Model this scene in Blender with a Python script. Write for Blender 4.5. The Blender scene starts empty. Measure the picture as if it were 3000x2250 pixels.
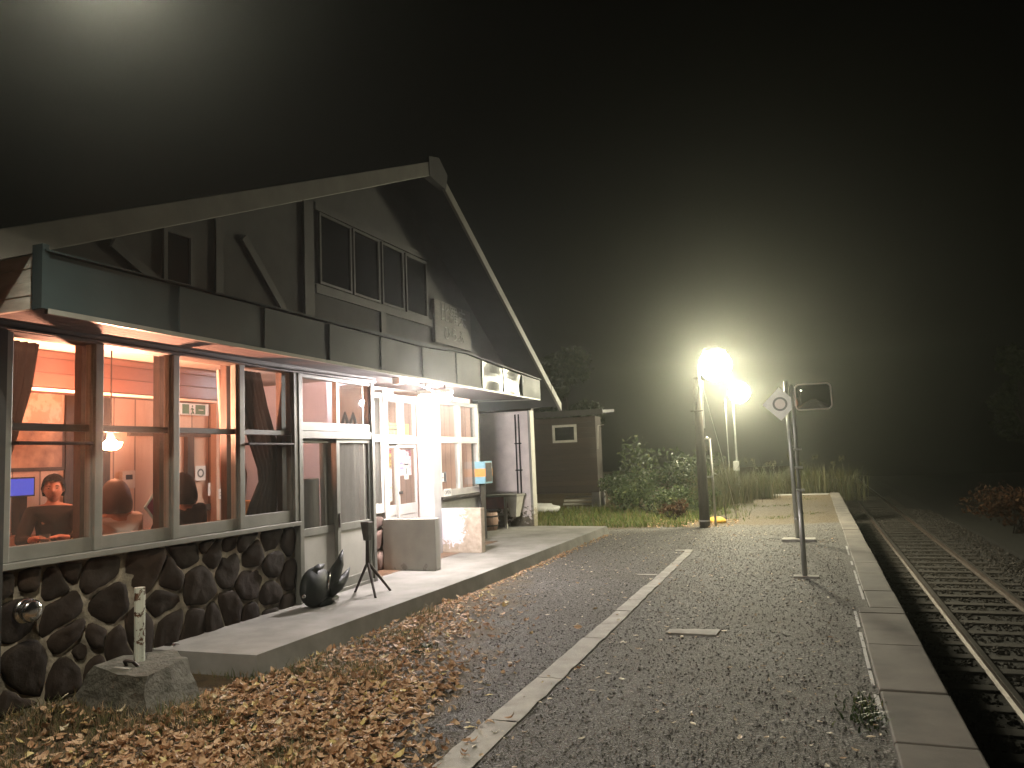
import bpy, bmesh, math, random
from mathutils import Vector, Matrix, Quaternion, noise as mn
R = math.radians
rnd = random.Random(7)
sc = bpy.context.scene
COL = sc.collection

# ------------------------------------------------------------------ materials
def newmat(name):
    m = bpy.data.materials.new(name); m.use_nodes = True
    nt = m.node_tree; nt.nodes.clear()
    out = nt.nodes.new('ShaderNodeOutputMaterial')
    return m, nt, out
def nd(nt, t, **kw):
    n = nt.nodes.new(t)
    for k, v in kw.items(): setattr(n, k, v)
    return n
def ramp(nt, fac, stops):
    r = nd(nt, 'ShaderNodeValToRGB'); e = r.color_ramp.elements
    while len(e) < len(stops): e.new(0.5)
    for i, (p, c) in enumerate(stops):
        e[i].position = p; e[i].color = (*c, 1)
    nt.links.new(fac, r.inputs[0]); return r.outputs[0]
def pos(nt, scale=(1, 1, 1)):
    g = nd(nt, 'ShaderNodeNewGeometry'); mp = nd(nt, 'ShaderNodeMapping'); mp.inputs['Scale'].default_value = scale
    nt.links.new(g.outputs['Position'], mp.inputs[0]); return mp.outputs[0]
def nz(nt, vec, scale, detail=6, rough=.6, dist=0):
    n = nd(nt, 'ShaderNodeTexNoise'); n.inputs['Scale'].default_value = scale; n.inputs['Detail'].default_value = detail
    n.inputs['Roughness'].default_value = rough; n.inputs['Distortion'].default_value = dist
    nt.links.new(vec, n.inputs['Vector']); return n.outputs[0]
def bumpn(nt, h, strength, dist=.01, nrm=None):
    b = nd(nt, 'ShaderNodeBump'); b.inputs['Strength'].default_value = strength; b.inputs['Distance'].default_value = dist
    nt.links.new(h, b.inputs['Height'])
    if nrm: nt.links.new(nrm, b.inputs['Normal'])
    return b.outputs[0]
def mixc(nt, fac, a, b):
    m = nd(nt, 'ShaderNodeMix', data_type='RGBA')
    for s, v in ((m.inputs[0], fac), (m.inputs[6], a), (m.inputs[7], b)):
        if isinstance(v, (int, float)): s.default_value = v
        elif isinstance(v, tuple): s.default_value = (*v, 1)
        else: nt.links.new(v, s)
    return m.outputs[2]
def bsdf(nt, out, col, rough=.6, metal=0, nrm=None, spec=.5):
    b = nd(nt, 'ShaderNodeBsdfPrincipled')
    if isinstance(col, tuple): b.inputs['Base Color'].default_value = (*col, 1)
    else: nt.links.new(col, b.inputs['Base Color'])
    if isinstance(rough, (int, float)): b.inputs['Roughness'].default_value = rough
    else: nt.links.new(rough, b.inputs['Roughness'])
    b.inputs['Metallic'].default_value = metal
    b.inputs['Specular IOR Level'].default_value = spec
    if nrm: nt.links.new(nrm, b.inputs['Normal'])
    nt.links.new(b.outputs[0], out.inputs[0]); return b
def M(name, c1, c2=None, scale=6, rough=.7, metal=0, bump=.2, bscale=40, stretch=(1, 1, 1), bdist=.005, lo=.35, hi=.65, spec=.4):
    m, nt, out = newmat(name); p = pos(nt, stretch)
    c2 = c2 or tuple(x * .7 for x in c1)
    col = ramp(nt, nz(nt, p, scale, 8), [(lo, c1), (hi, c2)])
    nr = bumpn(nt, nz(nt, p, bscale, 6), bump, bdist) if bump else None
    rr = nd(nt, 'ShaderNodeMapRange'); rr.inputs[3].default_value = max(.02, rough - .12); rr.inputs[4].default_value = min(1, rough + .12)
    nt.links.new(nz(nt, p, scale * 2.3, 4), rr.inputs[0])
    bsdf(nt, out, col, rr.outputs[0], metal, nr, spec); return m
def emis(name, col, s):
    m, nt, out = newmat(name); e = nd(nt, 'ShaderNodeEmission'); e.inputs[0].default_value = (*col, 1); e.inputs[1].default_value = s
    nt.links.new(e.outputs[0], out.inputs[0]); return m
def glassmat(name, tint=(.93, .95, .93), dirt=.03, fog=0):
    m, nt, out = newmat(name)
    lw = nd(nt, 'ShaderNodeLayerWeight'); lw.inputs[0].default_value = .5
    pw = nd(nt, 'ShaderNodeMath', operation='POWER'); nt.links.new(lw.outputs['Facing'], pw.inputs[0]); pw.inputs[1].default_value = 4
    ma = nd(nt, 'ShaderNodeMath', operation='MULTIPLY_ADD'); nt.links.new(pw.outputs[0], ma.inputs[0]); ma.inputs[1].default_value = .8; ma.inputs[2].default_value = .03
    t = nd(nt, 'ShaderNodeBsdfTransparent'); t.inputs[0].default_value = (*tint, 1)
    g = nd(nt, 'ShaderNodeBsdfGlossy'); g.inputs['Roughness'].default_value = .04
    mx = nd(nt, 'ShaderNodeMixShader'); nt.links.new(ma.outputs[0], mx.inputs[0]); nt.links.new(t.outputs[0], mx.inputs[1]); nt.links.new(g.outputs[0], mx.inputs[2])
    d = nd(nt, 'ShaderNodeBsdfDiffuse'); d.inputs[0].default_value = (.6, .58, .52, 1)
    f = nd(nt, 'ShaderNodeMath', operation='MULTIPLY'); nt.links.new(nz(nt, pos(nt, (1, 1, .6)), 3, 8, .7), f.inputs[0]); f.inputs[1].default_value = dirt * 2
    m2 = nd(nt, 'ShaderNodeMixShader'); nt.links.new(f.outputs[0], m2.inputs[0]); nt.links.new(mx.outputs[0], m2.inputs[1]); nt.links.new(d.outputs[0], m2.inputs[2])
    if fog:   # condensation scatters the light of the room
        tr = nd(nt, 'ShaderNodeBsdfTranslucent'); tr.inputs[0].default_value = (.85, .84, .82, 1)
        g2 = nd(nt, 'ShaderNodeMath', operation='MULTIPLY'); nt.links.new(nz(nt, pos(nt, (1, 1, .8)), 1.1, 5, .6), g2.inputs[0]); g2.inputs[1].default_value = fog * 2
        m3 = nd(nt, 'ShaderNodeMixShader'); nt.links.new(g2.outputs[0], m3.inputs[0]); nt.links.new(m2.outputs[0], m3.inputs[1]); nt.links.new(tr.outputs[0], m3.inputs[2]); m2 = m3
    nt.links.new(m2.outputs[0], out.inputs[0]); return m
def islandmat(name, stops, rough=.6, bump=0, bscale=60, trans=0, nzc=0, spec=.35):
    m, nt, out = newmat(name); g = nd(nt, 'ShaderNodeNewGeometry')
    col = ramp(nt, g.outputs['Random Per Island'], stops)
    if nzc: col = mixc(nt, nz(nt, pos(nt), nzc, 6), col, (.02, .016, .012))
    b = bsdf(nt, out, col, rough, 0, bumpn(nt, nz(nt, pos(nt), bscale, 6), bump, .006) if bump else None, spec)
    if spec == 0:
        df = nd(nt, 'ShaderNodeBsdfDiffuse'); nt.links.new(col, df.inputs[0]); nt.links.new(df.outputs[0], out.inputs[0])
    if trans:
        t = nd(nt, 'ShaderNodeBsdfTranslucent'); nt.links.new(col, t.inputs[0])
        mx = nd(nt, 'ShaderNodeMixShader'); mx.inputs[0].default_value = trans
        nt.links.new(b.outputs[0], mx.inputs[1]); nt.links.new(t.outputs[0], mx.inputs[2]); nt.links.new(mx.outputs[0], out.inputs[0])
    return m
def boards(name, c1, c2, axis, width, rough=.55, groove=.6):
    """planked wood: board lines along one axis of the world, grain noise"""
    m, nt, out = newmat(name); p = pos(nt)
    sx = nd(nt, 'ShaderNodeSeparateXYZ'); nt.links.new(p, sx.inputs[0])
    d = nd(nt, 'ShaderNodeMath', operation='DIVIDE'); nt.links.new(sx.outputs[axis], d.inputs[0]); d.inputs[1].default_value = width
    fr = nd(nt, 'ShaderNodeMath', operation='FRACT'); nt.links.new(d.outputs[0], fr.inputs[0])
    fl = nd(nt, 'ShaderNodeMath', operation='FLOOR'); nt.links.new(d.outputs[0], fl.inputs[0])
    wn = nd(nt, 'ShaderNodeTexWhiteNoise', noise_dimensions='1D'); nt.links.new(fl.outputs[0], wn.inputs['W'])
    st = [14, 14, 14]; st[(axis + 1) % 3] = 1.6
    if axis != 2: st = [14, 14, 1.6] if axis in (0, 1) else st
    gr = nz(nt, pos(nt, tuple(st)), 1.5, 8, .65)
    a = nd(nt, 'ShaderNodeMath', operation='MULTIPLY_ADD'); nt.links.new(wn.outputs[0], a.inputs[0]); a.inputs[1].default_value = .45; nt.links.new(gr, a.inputs[2])
    col = ramp(nt, a.outputs[0], [(.35, c1), (.95, c2)])
    edge = ramp(nt, fr.outputs[0], [(0, (0, 0, 0)), (.05, (1, 1, 1)), (.95, (1, 1, 1)), (1, (0, 0, 0))])
    col = mixc(nt, edge, tuple(x * .25 for x in c1), col)
    bsdf(nt, out, col, rough, 0, bumpn(nt, edge, groove, .006), .4); return m

def ground_mat():
    m, nt, out = newmat('gravel_ground'); p = pos(nt)
    v = nd(nt, 'ShaderNodeTexVoronoi'); v.inputs['Scale'].default_value = 75; nt.links.new(p, v.inputs['Vector'])
    v2 = nd(nt, 'ShaderNodeTexVoronoi'); v2.inputs['Scale'].default_value = 170; nt.links.new(p, v2.inputs['Vector'])
    sp = nd(nt, 'ShaderNodeSeparateColor'); nt.links.new(v.outputs['Color'], sp.inputs[0])
    col = ramp(nt, sp.outputs[0], [(0, (.055, .052, .046)), (.5, (.115, .109, .098)), (.85, (.18, .172, .156)), (1, (.32, .305, .28))])
    col = mixc(nt, ramp(nt, nz(nt, p, .9, 8, .65), [(.4, (0, 0, 0)), (.65, (.55, .55, .55))]), col, (.095, .082, .062))
    # earth and grass mask from the places where the gravel has worn off
    sx = nd(nt, 'ShaderNodeSeparateXYZ'); nt.links.new(p, sx.inputs[0])
    def lin(a, b, c):  # a*x+b*y+c
        q = nd(nt, 'ShaderNodeMath', operation='MULTIPLY_ADD'); nt.links.new(sx.outputs[0], q.inputs[0]); q.inputs[1].default_value = a; q.inputs[2].default_value = c
        w = nd(nt, 'ShaderNodeMath', operation='MULTIPLY_ADD'); nt.links.new(sx.outputs[1], w.inputs[0]); w.inputs[1].default_value = b; nt.links.new(q.outputs[0], w.inputs[2]); return w.outputs[0]
    far = lin(-.25, 1, -17.2); near = lin(-1, -.28, -1.35)
    mxm = nd(nt, 'ShaderNodeMath', operation='MAXIMUM'); nt.links.new(far, mxm.inputs[0]); nt.links.new(near, mxm.inputs[1])
    ad = nd(nt, 'ShaderNodeMath', operation='MULTIPLY_ADD'); nt.links.new(nz(nt, p, 2.2, 8, .7), ad.inputs[0]); ad.inputs[1].default_value = 2.2; nt.links.new(mxm.outputs[0], ad.inputs[2])
    mask = ramp(nt, ad.outputs[0], [(.55, (0, 0, 0)), (1, (1, 1, 1))])
    soil = ramp(nt, nz(nt, p, 9, 8, .7), [(.3, (.06, .045, .026)), (.55, (.13, .095, .05)), (.75, (.085, .095, .032))])
    col = mixc(nt, mask, col, soil)
    h = nd(nt, 'ShaderNodeMath', operation='ADD'); nt.links.new(v.outputs['Distance'], h.inputs[0]); nt.links.new(v2.outputs['Distance'], h.inputs[1])
    inv = nd(nt, 'ShaderNodeMath', operation='MULTIPLY'); nt.links.new(h.outputs[0], inv.inputs[0]); inv.inputs[1].default_value = -1
    n1 = bumpn(nt, nz(nt, p, 2.0, 5), .6, .05)
    bsdf(nt, out, col, .75, 0, bumpn(nt, inv.outputs[0], 1, .016, n1), .35); return m

def peeled(name, paint, under, thr, scale, grad=None, dark=None):
    m, nt, out = newmat(name); p = pos(nt)
    n = nz(nt, p, scale, 10, .68, .5)
    if grad:   # paint has come off towards one side / the foot of the wall
        sx = nd(nt, 'ShaderNodeSeparateXYZ'); nt.links.new(p, sx.inputs[0]); last = n
        for ax, k, c in grad:
            q = nd(nt, 'ShaderNodeMath', operation='MULTIPLY_ADD'); nt.links.new(sx.outputs[ax], q.inputs[0]); q.inputs[1].default_value = k; q.inputs[2].default_value = c
            cl = nd(nt, 'ShaderNodeMath', operation='MAXIMUM'); nt.links.new(q.outputs[0], cl.inputs[0]); cl.inputs[1].default_value = 0
            a = nd(nt, 'ShaderNodeMath', operation='ADD'); nt.links.new(cl.outputs[0], a.inputs[0]); nt.links.new(last, a.inputs[1]); last = a.outputs[0]
        n = last
    mk = ramp(nt, n, [(thr, (0, 0, 0)), (thr + .03, (1, 1, 1))])
    pc = ramp(nt, nz(nt, p, 4, 8), [(.35, paint), (.7, tuple(x * .82 for x in paint))])
    uc = ramp(nt, nz(nt, p, 14, 8), [(.35, under), (.65, dark or tuple(x * .5 for x in under))])
    bsdf(nt, out, mixc(nt, mk, pc, uc), .75, 0, bumpn(nt, mk, -.5, .004, bumpn(nt, nz(nt, p, 60, 6), .2, .004)), .3); return m

CONC = M('concrete', (.225, .217, .197), (.14, .134, .118), 2.2, .85, 0, .35, 90)
CONC_D = M('dark_concrete', (.125, .118, .095), (.055, .053, .038), 7, .9, 0, 1, 28, bdist=.02)
KERB = M('kerb_concrete', (.33, .315, .275), (.21, .2, .175), 6, .85, 0, .5, 120)
EDGE = M('edge_stone', (.135, .118, .10), (.065, .058, .05), 1.6, .8, 0, .3, 70)
GRAV = ground_mat()
BALL = M('ballast', (.024, .021, .018), (.02, .019, .016), 26, .9, 0, 1, 26, bdist=.05)
LOW = M('low_ground', (.016, .014, .009), (.008, .0075, .005), 3, .95, 0, 1, 15, bdist=.04)
ALU = M('aged_aluminium', (.21, .21, .182), (.155, .153, .133), 4, .5, .2, .1, 60, lo=.4, hi=.7)
ALU_W = M('pale_aluminium', (.52, .5, .46), (.42, .4, .37), 4, .45, .1, .08, 60)
WHITE = M('white_paint', (.78, .76, .72), (.66, .64, .6), 3, .5, 0, .1, 40)
PANEL = M('door_panel', (.42, .41, .365), (.35, .34, .30), 2.2, .6, 0, .05, 30)
WOODD = M('dark_wood', (.075, .045, .03), (.035, .022, .015), 3, .55, 0, .4, 14, (12, 12, 1.5))
WOODH = M('dark_header', (.07, .055, .042), (.04, .032, .026), 3, .5, 0, .3, 14, (12, 1.5, 12))
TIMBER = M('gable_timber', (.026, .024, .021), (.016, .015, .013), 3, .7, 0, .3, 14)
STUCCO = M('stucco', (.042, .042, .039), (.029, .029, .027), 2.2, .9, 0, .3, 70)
FASCIA = M('green_sheet_metal', (.027, .040, .041), (.019, .029, .030), 1.3, .6, 0, .15, 3.2, bdist=.02, spec=.15)
SOFFIT = boards('soffit_boards', (.065, .042, .035), (.04, .026, .021), 0, .085, .8, 1)
BARGE = M('barge_board', (.135, .128, .105), (.10, .095, .078), 2.5, .7, 0, .3, 14, (1, 1, 1))
ROOF = M('roof_sheet', (.03, .03, .03), (.018, .018, .018), 2, .5, .2, .2, 8)
POSTP = M('aged_post_paint', (.42, .41, .40), (.33, .32, .31), 3, .6, 0, .1, 40)
SIDING = M('white_siding', (.62, .60, .52), (.45, .435, .37), 2.5, .6, 0, .3, 20, (2, 2, 9))
STONE = islandmat('dark_stone', [(0, (.014, .009, .006)), (.4, (.028, .018, .012)), (.75, (.02, .0145, .011)), (1, (.046, .029, .019))], .85, .9, 22, 0, 9, .12)
MORTAR = M('mortar', (.31, .27, .20), (.11, .095, .07), 9, .9, 0, .6, 45, bdist=.01)
REDSTONE = islandmat('red_stone', [(0, (.22, .13, .10)), (.5, (.36, .24, .19)), (1, (.16, .10, .085))], .7, .6, 28, 0, 12)
GLASS = glassmat('window_glass', dirt=.035)
GLASS_M = glassmat('misted_glass', dirt=.035, fog=.014)
GLASS_C = glassmat('cafe_glass', dirt=.022, fog=.004)
GLASS_F = glassmat('frosted_glass', (.8, .8, .76), .16)
DARKGL = M('dark_pane', (.008, .009, .009), (.005, .005, .005), 3, .12, 0, 0)
PANELW = boards('orange_panelling', (.58, .36, .25), (.70, .46, .33), 1, .32, .5, .5)
PANELP = boards('pink_panelling', (.50, .30, .21), (.60, .38, .28), 1, .1, .45, .6)
BULK = boards('bulkhead_wood', (.055, .024, .017), (.08, .036, .025), 2, .14, .4, .5)
PANELX = boards('pink_end_panelling', (.55, .34, .25), (.66, .43, .33), 0, .1, .45, .6)
CEIL = M('cream_ceiling', (.42, .35, .29), (.36, .3, .245), 2, .8, 0, .1, 30)
PLASTER = M('cream_plaster', (.62, .50, .40), (.54, .42, .33), 2, .8, 0, .1, 30)
PARTW = M('pale_partition', (.68, .68, .72), (.6, .6, .66), 2, .7, 0, .05, 30)
FLOORW = boards('floor_boards', (.13, .075, .045), (.2, .12, .075), 1, .12, .35, .4)
CURT = M('brown_curtain', (.060, .043, .032), (.04, .03, .022), 20, .9, 0, .2, 120, (1, 1, .2))
CURT_P = M('pink_curtain', (.45, .27, .22), (.34, .2, .16), 20, .9, 0, .2, 120, (1, 1, .2))
CURT_G = M('grey_curtain', (.22, .21, .18), (.16, .15, .13), 5, .9, 0, .1, 60, (3, 3, .3))
TREEL = islandmat('tree_leaf', [(0, (.010, .018, .007)), (.5, (.018, .028, .010)), (1, (.032, .04, .016))], .9, 0, 60, 0, 0, 0)
DENT = M('dented_sheet', (.055, .065, .063), (.04, .048, .047), 2, .34, .3, .3, 4, bdist=.02)
STEEL = M('galvanised_steel', (.42, .42, .40), (.33, .33, .31), 8, .42, .6, .1, 60)
IRON = M('dark_iron', (.04, .03, .025), (.02, .015, .013), 8, .6, .5, .3, 40)
CHROME = M('chrome', (.6, .6, .58), (.5, .5, .48), 8, .18, 1, 0)
BLACKG = M('black_lacquer', (.016, .02, .017), (.01, .012, .011), 5, .5, 0, .3, 12, spec=.18)
POLEW = M('pole_wood', (.05, .038, .027), (.022, .017, .013), 5, .85, 0, 1, 12, (9, 9, .8), bdist=.02)
SHEDW = boards('shed_boards', (.034, .022, .014), (.02, .013, .009), 2, .16, .8, .9)
SHEDF = M('shed_frame', (.34, .33, .29), (.25, .24, .21), 5, .7, 0, .2, 30)
BAG = M('white_plastic_bag', (.6, .6, .58), (.45, .45, .44), 6, .35, 0, .5, 14, bdist=.02)
YELLOW = M('yellow_cover', (.62, .36, .05), (.45, .25, .03), 9, .6, 0, .4, 30)
RUSTP = peeled('peeling_pipe_paint', (.50, .52, .44), (.13, .065, .03), .52, 16, None, (.04, .02, .012))
LW1 = peeled('grey_render', (.40, .39, .35), (.27, .26, .23), .74, 9, [(2, -.9, .36)], (.2, .19, .17))
LW2 = peeled('peeling_lilac_paint', (.62, .58, .62), (.40, .34, .27), .62, 9, [(2, -.9, .40), (0, 1.3, 6.65)], (.28, .23, .18))
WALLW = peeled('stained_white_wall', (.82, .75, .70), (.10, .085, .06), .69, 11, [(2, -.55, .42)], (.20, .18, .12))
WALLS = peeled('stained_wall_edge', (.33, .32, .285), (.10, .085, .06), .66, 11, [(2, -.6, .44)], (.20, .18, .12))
REDBOX = M('red_brown_basin', (.20, .05, .035), (.13, .035, .028), 6, .6, 0, .3, 30)
TUBW = boards('tub_staves', (.36, .23, .17), (.27, .17, .125), 0, .06, .7, .8)
BLUEP = M('blue_box_paint', (.22, .42, .50), (.17, .34, .41), 6, .5, 0, .1, 40)
ORANGEP = M('orange_band', (.75, .33, .09), (.62, .27, .07), 6, .5, 0, .1, 40)
SKIN = M('skin', (.50, .25, .17), (.44, .22, .15), 20, .5, 0, .1, 90)
HAIR_B = M('black_hair', (.012, .009, .008), (.02, .014, .012), 30, .45, 0, .5, 60, (8, 8, .7))
HAIR_K = M('jet_hair', (.006, .004, .0045), (.004, .003, .003), 30, .7, 0, .5, 60, (8, 8, .7), spec=.1)
HAIR_R = M('brown_hair', (.05, .017, .012), (.024, .009, .007), 30, .4, 0, .6, 60, (8, 8, .6))
KNIT = M('dark_knit', (.014, .012, .011), (.008, .007, .0065), 40, .9, 0, .3, 150)
PINKT = M('pale_top', (.72, .68, .68), (.63, .59, .59), 8, .85, 0, .3, 60)
DARKT = M('black_coat', (.007, .005, .006), (.004, .003, .0035), 8, .9, 0, .3, 60, spec=.1)
TROUS = M('trousers', (.03, .03, .035), None, 8, .9, 0, .2, 90)
TABLE = M('table_wood', (.38, .20, .11), (.28, .14, .075), 3, .35, 0, .1, 20, (1, 8, 8))
PAPER = M('paper', (.75, .73, .68), (.68, .66, .6), 3, .7, 0, 0)
PPINK = M('pink_print', (.72, .32, .38), (.76, .62, .66), 24, .6, 0, 0, lo=.4, hi=.55)
PDARK = M('brown_print', (.22, .10, .04), (.5, .34, .08), 22, .6, 0, 0, lo=.45, hi=.6)
PYEL = M('yellow_print', (.78, .52, .12), (.74, .56, .22), 14, .6, 0, 0)
INK = M('ink', (.05, .045, .05), None, 5, .7, 0, 0)
INKB = M('lilac_ink', (.30, .28, .52), None, 5, .7, 0, 0)
MAROON = M('maroon_cloth', (.28, .035, .07), (.22, .028, .055), 9, .8, 0, .2, 60)
GREENS = M('exit_green', (.05, .16, .085), (.04, .13, .07), 5, .4, 0, 0)
SIGNW = M('sign_white', (.8, .8, .73), (.7, .7, .64), 8, .55, 0, .05, 40)
SIGNG = M('sign_grey', (.17, .17, .155), (.13, .13, .12), 8, .55, 0, 0)
SIGNP = M('sign_pinkish', (.72, .64, .60), (.64, .57, .53), 8, .55, 0, 0)
BOARD = M('name_board_wood', (.055, .048, .04), (.035, .03, .026), 4, .7, 0, .4, 14, (12, 1.5, 12))
LETTER = M('weathered_lettering', (.13, .13, .12), (.085, .085, .08), 12, .7, 0, 0)
RAIL = M('rail_steel', (.10, .078, .064), (.05, .034, .026), 6, .5, .5, .2, 40)
RAILT = M('worn_rail_head', (.20, .19, .175), (.14, .13, .12), 6, .38, .8, .05, 40)
SLEEP = M('sleeper_wood', (.034, .028, .022), (.018, .015, .012), 5, .9, 0, .8, 12, (2, 9, 9))
SMALLW = M('white_plastic', (.7, .7, .66), (.62, .62, .58), 6, .5, 0, 0)
LEAF = islandmat('fallen_leaf', [(0, (.22, .12, .06)), (.25, (.36, .215, .115)), (.5, (.47, .31, .18)), (.72, (.56, .40, .25)), (.88, (.30, .17, .085)), (.96, (.56, .46, .18)), (1, (.62, .55, .40))], .55, 0, 60, .15)
LEAF_P = islandmat('pale_leaf', [(0, (.42, .30, .18)), (.4, (.58, .47, .33)), (.8, (.66, .6, .48)), (1, (.45, .22, .09))], .5, 0, 60, .1)
GRASS = islandmat('grass_blade', [(0, (.05, .07, .02)), (.3, (.08, .095, .028)), (.55, (.16, .12, .055)), (1, (.26, .17, .09))], .6, 0, 60, .25)
GRASS2 = islandmat('verge_blade', [(0, (.05, .08, .018)), (.5, (.085, .125, .028)), (.8, (.15, .15, .045)), (1, (.2, .15, .07))], .6, 0, 60, .25, 0, .15)
BUSH = islandmat('bush_leaf', [(0, (.016, .028, .010)), (.5, (.032, .052, .016)), (.85, (.055, .075, .024)), (1, (.13, .14, .055))], .5, 0, 60, .25)
DRYG = islandmat('dry_grass', [(0, (.045, .042, .02)), (.4, (.075, .068, .03)), (.7, (.045, .06, .02)), (1, (.15, .13, .075))], .8, 0, 60, .25, 0, .1)
RUSTL = islandmat('russet_leaf', [(0, (.028, .012, .006)), (.6, (.045, .02, .009)), (1, (.07, .036, .016))], .8, 0, 60, .1, 0, .1)
PEBB = islandmat('pebble', [(0, (.06, .056, .05)), (.5, (.115, .108, .097)), (.88, (.18, .17, .153)), (1, (.36, .34, .31))], .7, .3, 80)
BSTONE = islandmat('ballast_stone', [(0, (.018, .015, .012)), (.6, (.04, .035, .029)), (1, (.085, .078, .07))], .85, .3, 50, 0, 0, .1)
BARK = M('bark', (.03, .024, .018), (.015, .012, .01), 6, .9, 0, 1, 14, (6, 6, 1), bdist=.03, spec=.05)

LAMPC = (1.0, .92, .66)
E_LAMP1 = emis('platform_lamp_glow', LAMPC, 560)
E_LAMP2 = emis('distant_lamp_glow', LAMPC, 560)
E_LAMP3 = emis('shaded_lamp_glow', (1, .92, .76), 6800)
E_TUBE = emis('fluorescent_glow', (1.0, .91, .90), 2200)
E_ADDED_INNER = emis('added_inner_glow', (.72, .80, 1.0), 150)  # emission of the lamp added behind the tall doors
E_ADDED_WAITING = emis('added_waiting_room_glow', (1, .87, .81), 300)  # emission of the lamp added in the waiting room
E_PEND = emis('pendant_glow', (1.0, .41, .26), 16000)
E_BOWL = emis('pendant_bowl_glow', (1.0, .36, .19), 90)
E_SCREEN = emis('screen_glow', (.16, .17, 1.0), .75)

# ------------------------------------------------------------------ mesh helpers (world coordinates throughout)
class MB:
    def __init__(s): s.v = []; s.f = []; s.mi = []; s.cur = 0
    def add(s, vs, fs):
        o = len(s.v); s.v += [tuple(p) for p in vs]
        for f in fs: s.f.append([i + o for i in f]); s.mi.append(s.cur)
        return s
    def box(s, x0, x1, y0, y1, z0, z1):
        return s.add([(x, y, z) for z in (z0, z1) for y in (y0, y1) for x in (x0, x1)],
                     [(0, 2, 3, 1), (4, 5, 7, 6), (0, 1, 5, 4), (2, 6, 7, 3), (0, 4, 6, 2), (1, 3, 7, 5)])
    def prism(s, pts, d):
        """closed polygon (3D points) pushed by vector d"""
        n = len(pts); d = Vector(d); a = [Vector(p) for p in pts]
        return s.add(a + [p + d for p in a], [list(range(n))[::-1], list(range(n, 2 * n))] + [(i, (i + 1) % n, n + (i + 1) % n, n + i) for i in range(n)])
    def tube(s, pts, r, n=10, caps=True):
        pts = [Vector(p) for p in pts]; rr = r if isinstance(r, (list, tuple)) else [r] * len(pts)
        vs, fs = [], []; up = None
        for i, p in enumerate(pts):
            t = (pts[min(i + 1, len(pts) - 1)] - pts[max(i - 1, 0)]).normalized()
            if up is None: up = t.orthogonal().normalized()
            up = (up - t * up.dot(t)).normalized(); w = t.cross(up)
            for k in range(n):
                a = 2 * math.pi * k / n; vs.append(p + (up * math.cos(a) + w * math.sin(a)) * rr[i])
        for i in range(len(pts) - 1):
            for k in range(n):
                fs.append((i * n + k, i * n + (k + 1) % n, (i + 1) * n + (k + 1) % n, (i + 1) * n + k))
        if caps: fs += [list(range(n))[::-1], list(range((len(pts) - 1) * n, len(pts) * n))]
        return s.add(vs, fs)
    def lathe(s, c, prof, n=16, axis=(0, 0, 1), cap=True):
        q = Vector((0, 0, 1)).rotation_difference(Vector(axis)); c = Vector(c); vs, fs = [], []
        for (r, h) in prof:
            for k in range(n):
                a = 2 * math.pi * k / n; vs.append(c + q @ Vector((r * math.cos(a), r * math.sin(a), h)))
        m = len(prof)
        for i in range(m - 1):
            for k in range(n): fs.append((i * n + k, i * n + (k + 1) % n, (i + 1) * n + (k + 1) % n, (i + 1) * n + k))
        if cap and prof[0][0] > 1e-4: fs.append(list(range(n))[::-1])
        if cap and prof[-1][0] > 1e-4: fs.append(list(range((m - 1) * n, m * n)))
        return s.add(vs, fs)
    def ball(s, c, r, n=12, m=8):
        rx, ry, rz = r if isinstance(r, (tuple, list)) else (r, r, r)
        vs, fs = [(c[0], c[1], c[2] - rz)], []
        for i in range(1, m):
            t = math.pi * i / m
            for k in range(n):
                a = 2 * math.pi * k / n; vs.append((c[0] + rx * math.sin(t) * math.cos(a), c[1] + ry * math.sin(t) * math.sin(a), c[2] - rz * math.cos(t)))
        vs.append((c[0], c[1], c[2] + rz)); L = len(vs) - 1
        for k in range(n):
            fs.append((0, 1 + (k + 1) % n, 1 + k)); fs.append((L, 1 + (m - 2) * n + k, 1 + (m - 2) * n + (k + 1) % n))
            for i in range(m - 2): fs.append((1 + i * n + k, 1 + i * n + (k + 1) % n, 1 + (i + 1) * n + (k + 1) % n, 1 + (i + 1) * n + k))
        return s.add(vs, fs)
    def build(s, name, mats, parent=None, smooth=False, bevel=0, kind=None, origin=None):
        if not isinstance(mats, (list, tuple)): mats = [mats]
        o0 = WL(parent) if parent else None
        if o0 is None:
            if origin is not None: o0 = Vector(origin)
            else:
                xs, ys, zs = zip(*s.v); o0 = Vector(((min(xs) + max(xs)) / 2, (min(ys) + max(ys)) / 2, min(zs)))
        me = bpy.data.meshes.new(name); me.from_pydata([(p[0] - o0.x, p[1] - o0.y, p[2] - o0.z) for p in s.v], [], s.f)
        for m in mats: me.materials.append(m)
        if len(mats) > 1: me.polygons.foreach_set('material_index', s.mi)
        if smooth: me.polygons.foreach_set('use_smooth', [True] * len(me.polygons))
        bm = bmesh.new(); bm.from_mesh(me); bmesh.ops.recalc_face_normals(bm, faces=bm.faces)
        if bevel: bmesh.ops.bevel(bm, geom=[e for e in bm.edges if len(e.link_faces) == 2 and e.calc_face_angle(0) > .5], offset=bevel, segments=2, profile=.5, affect='EDGES', clamp_overlap=True)
        bm.to_mesh(me); bm.free(); me.update()
        o = bpy.data.objects.new(name, me); COL.objects.link(o)
        if parent: o.parent = parent
        else: o.location = o0
        if kind: o['kind'] = kind
        return o
def WL(o):
    v = Vector(o.location)
    while o.parent: o = o.parent; v = v + Vector(o.location)
    return v
def thing(name, label, cat, loc, group=None):
    o = bpy.data.objects.new(name, None); COL.objects.link(o); o.location = loc; o.empty_display_size = .1
    return tag(o, label, cat, group)
def tag(o, label, cat=None, group=None):
    o['label'] = label
    if cat: o['category'] = cat
    if group: o['group'] = group
    return o
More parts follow.
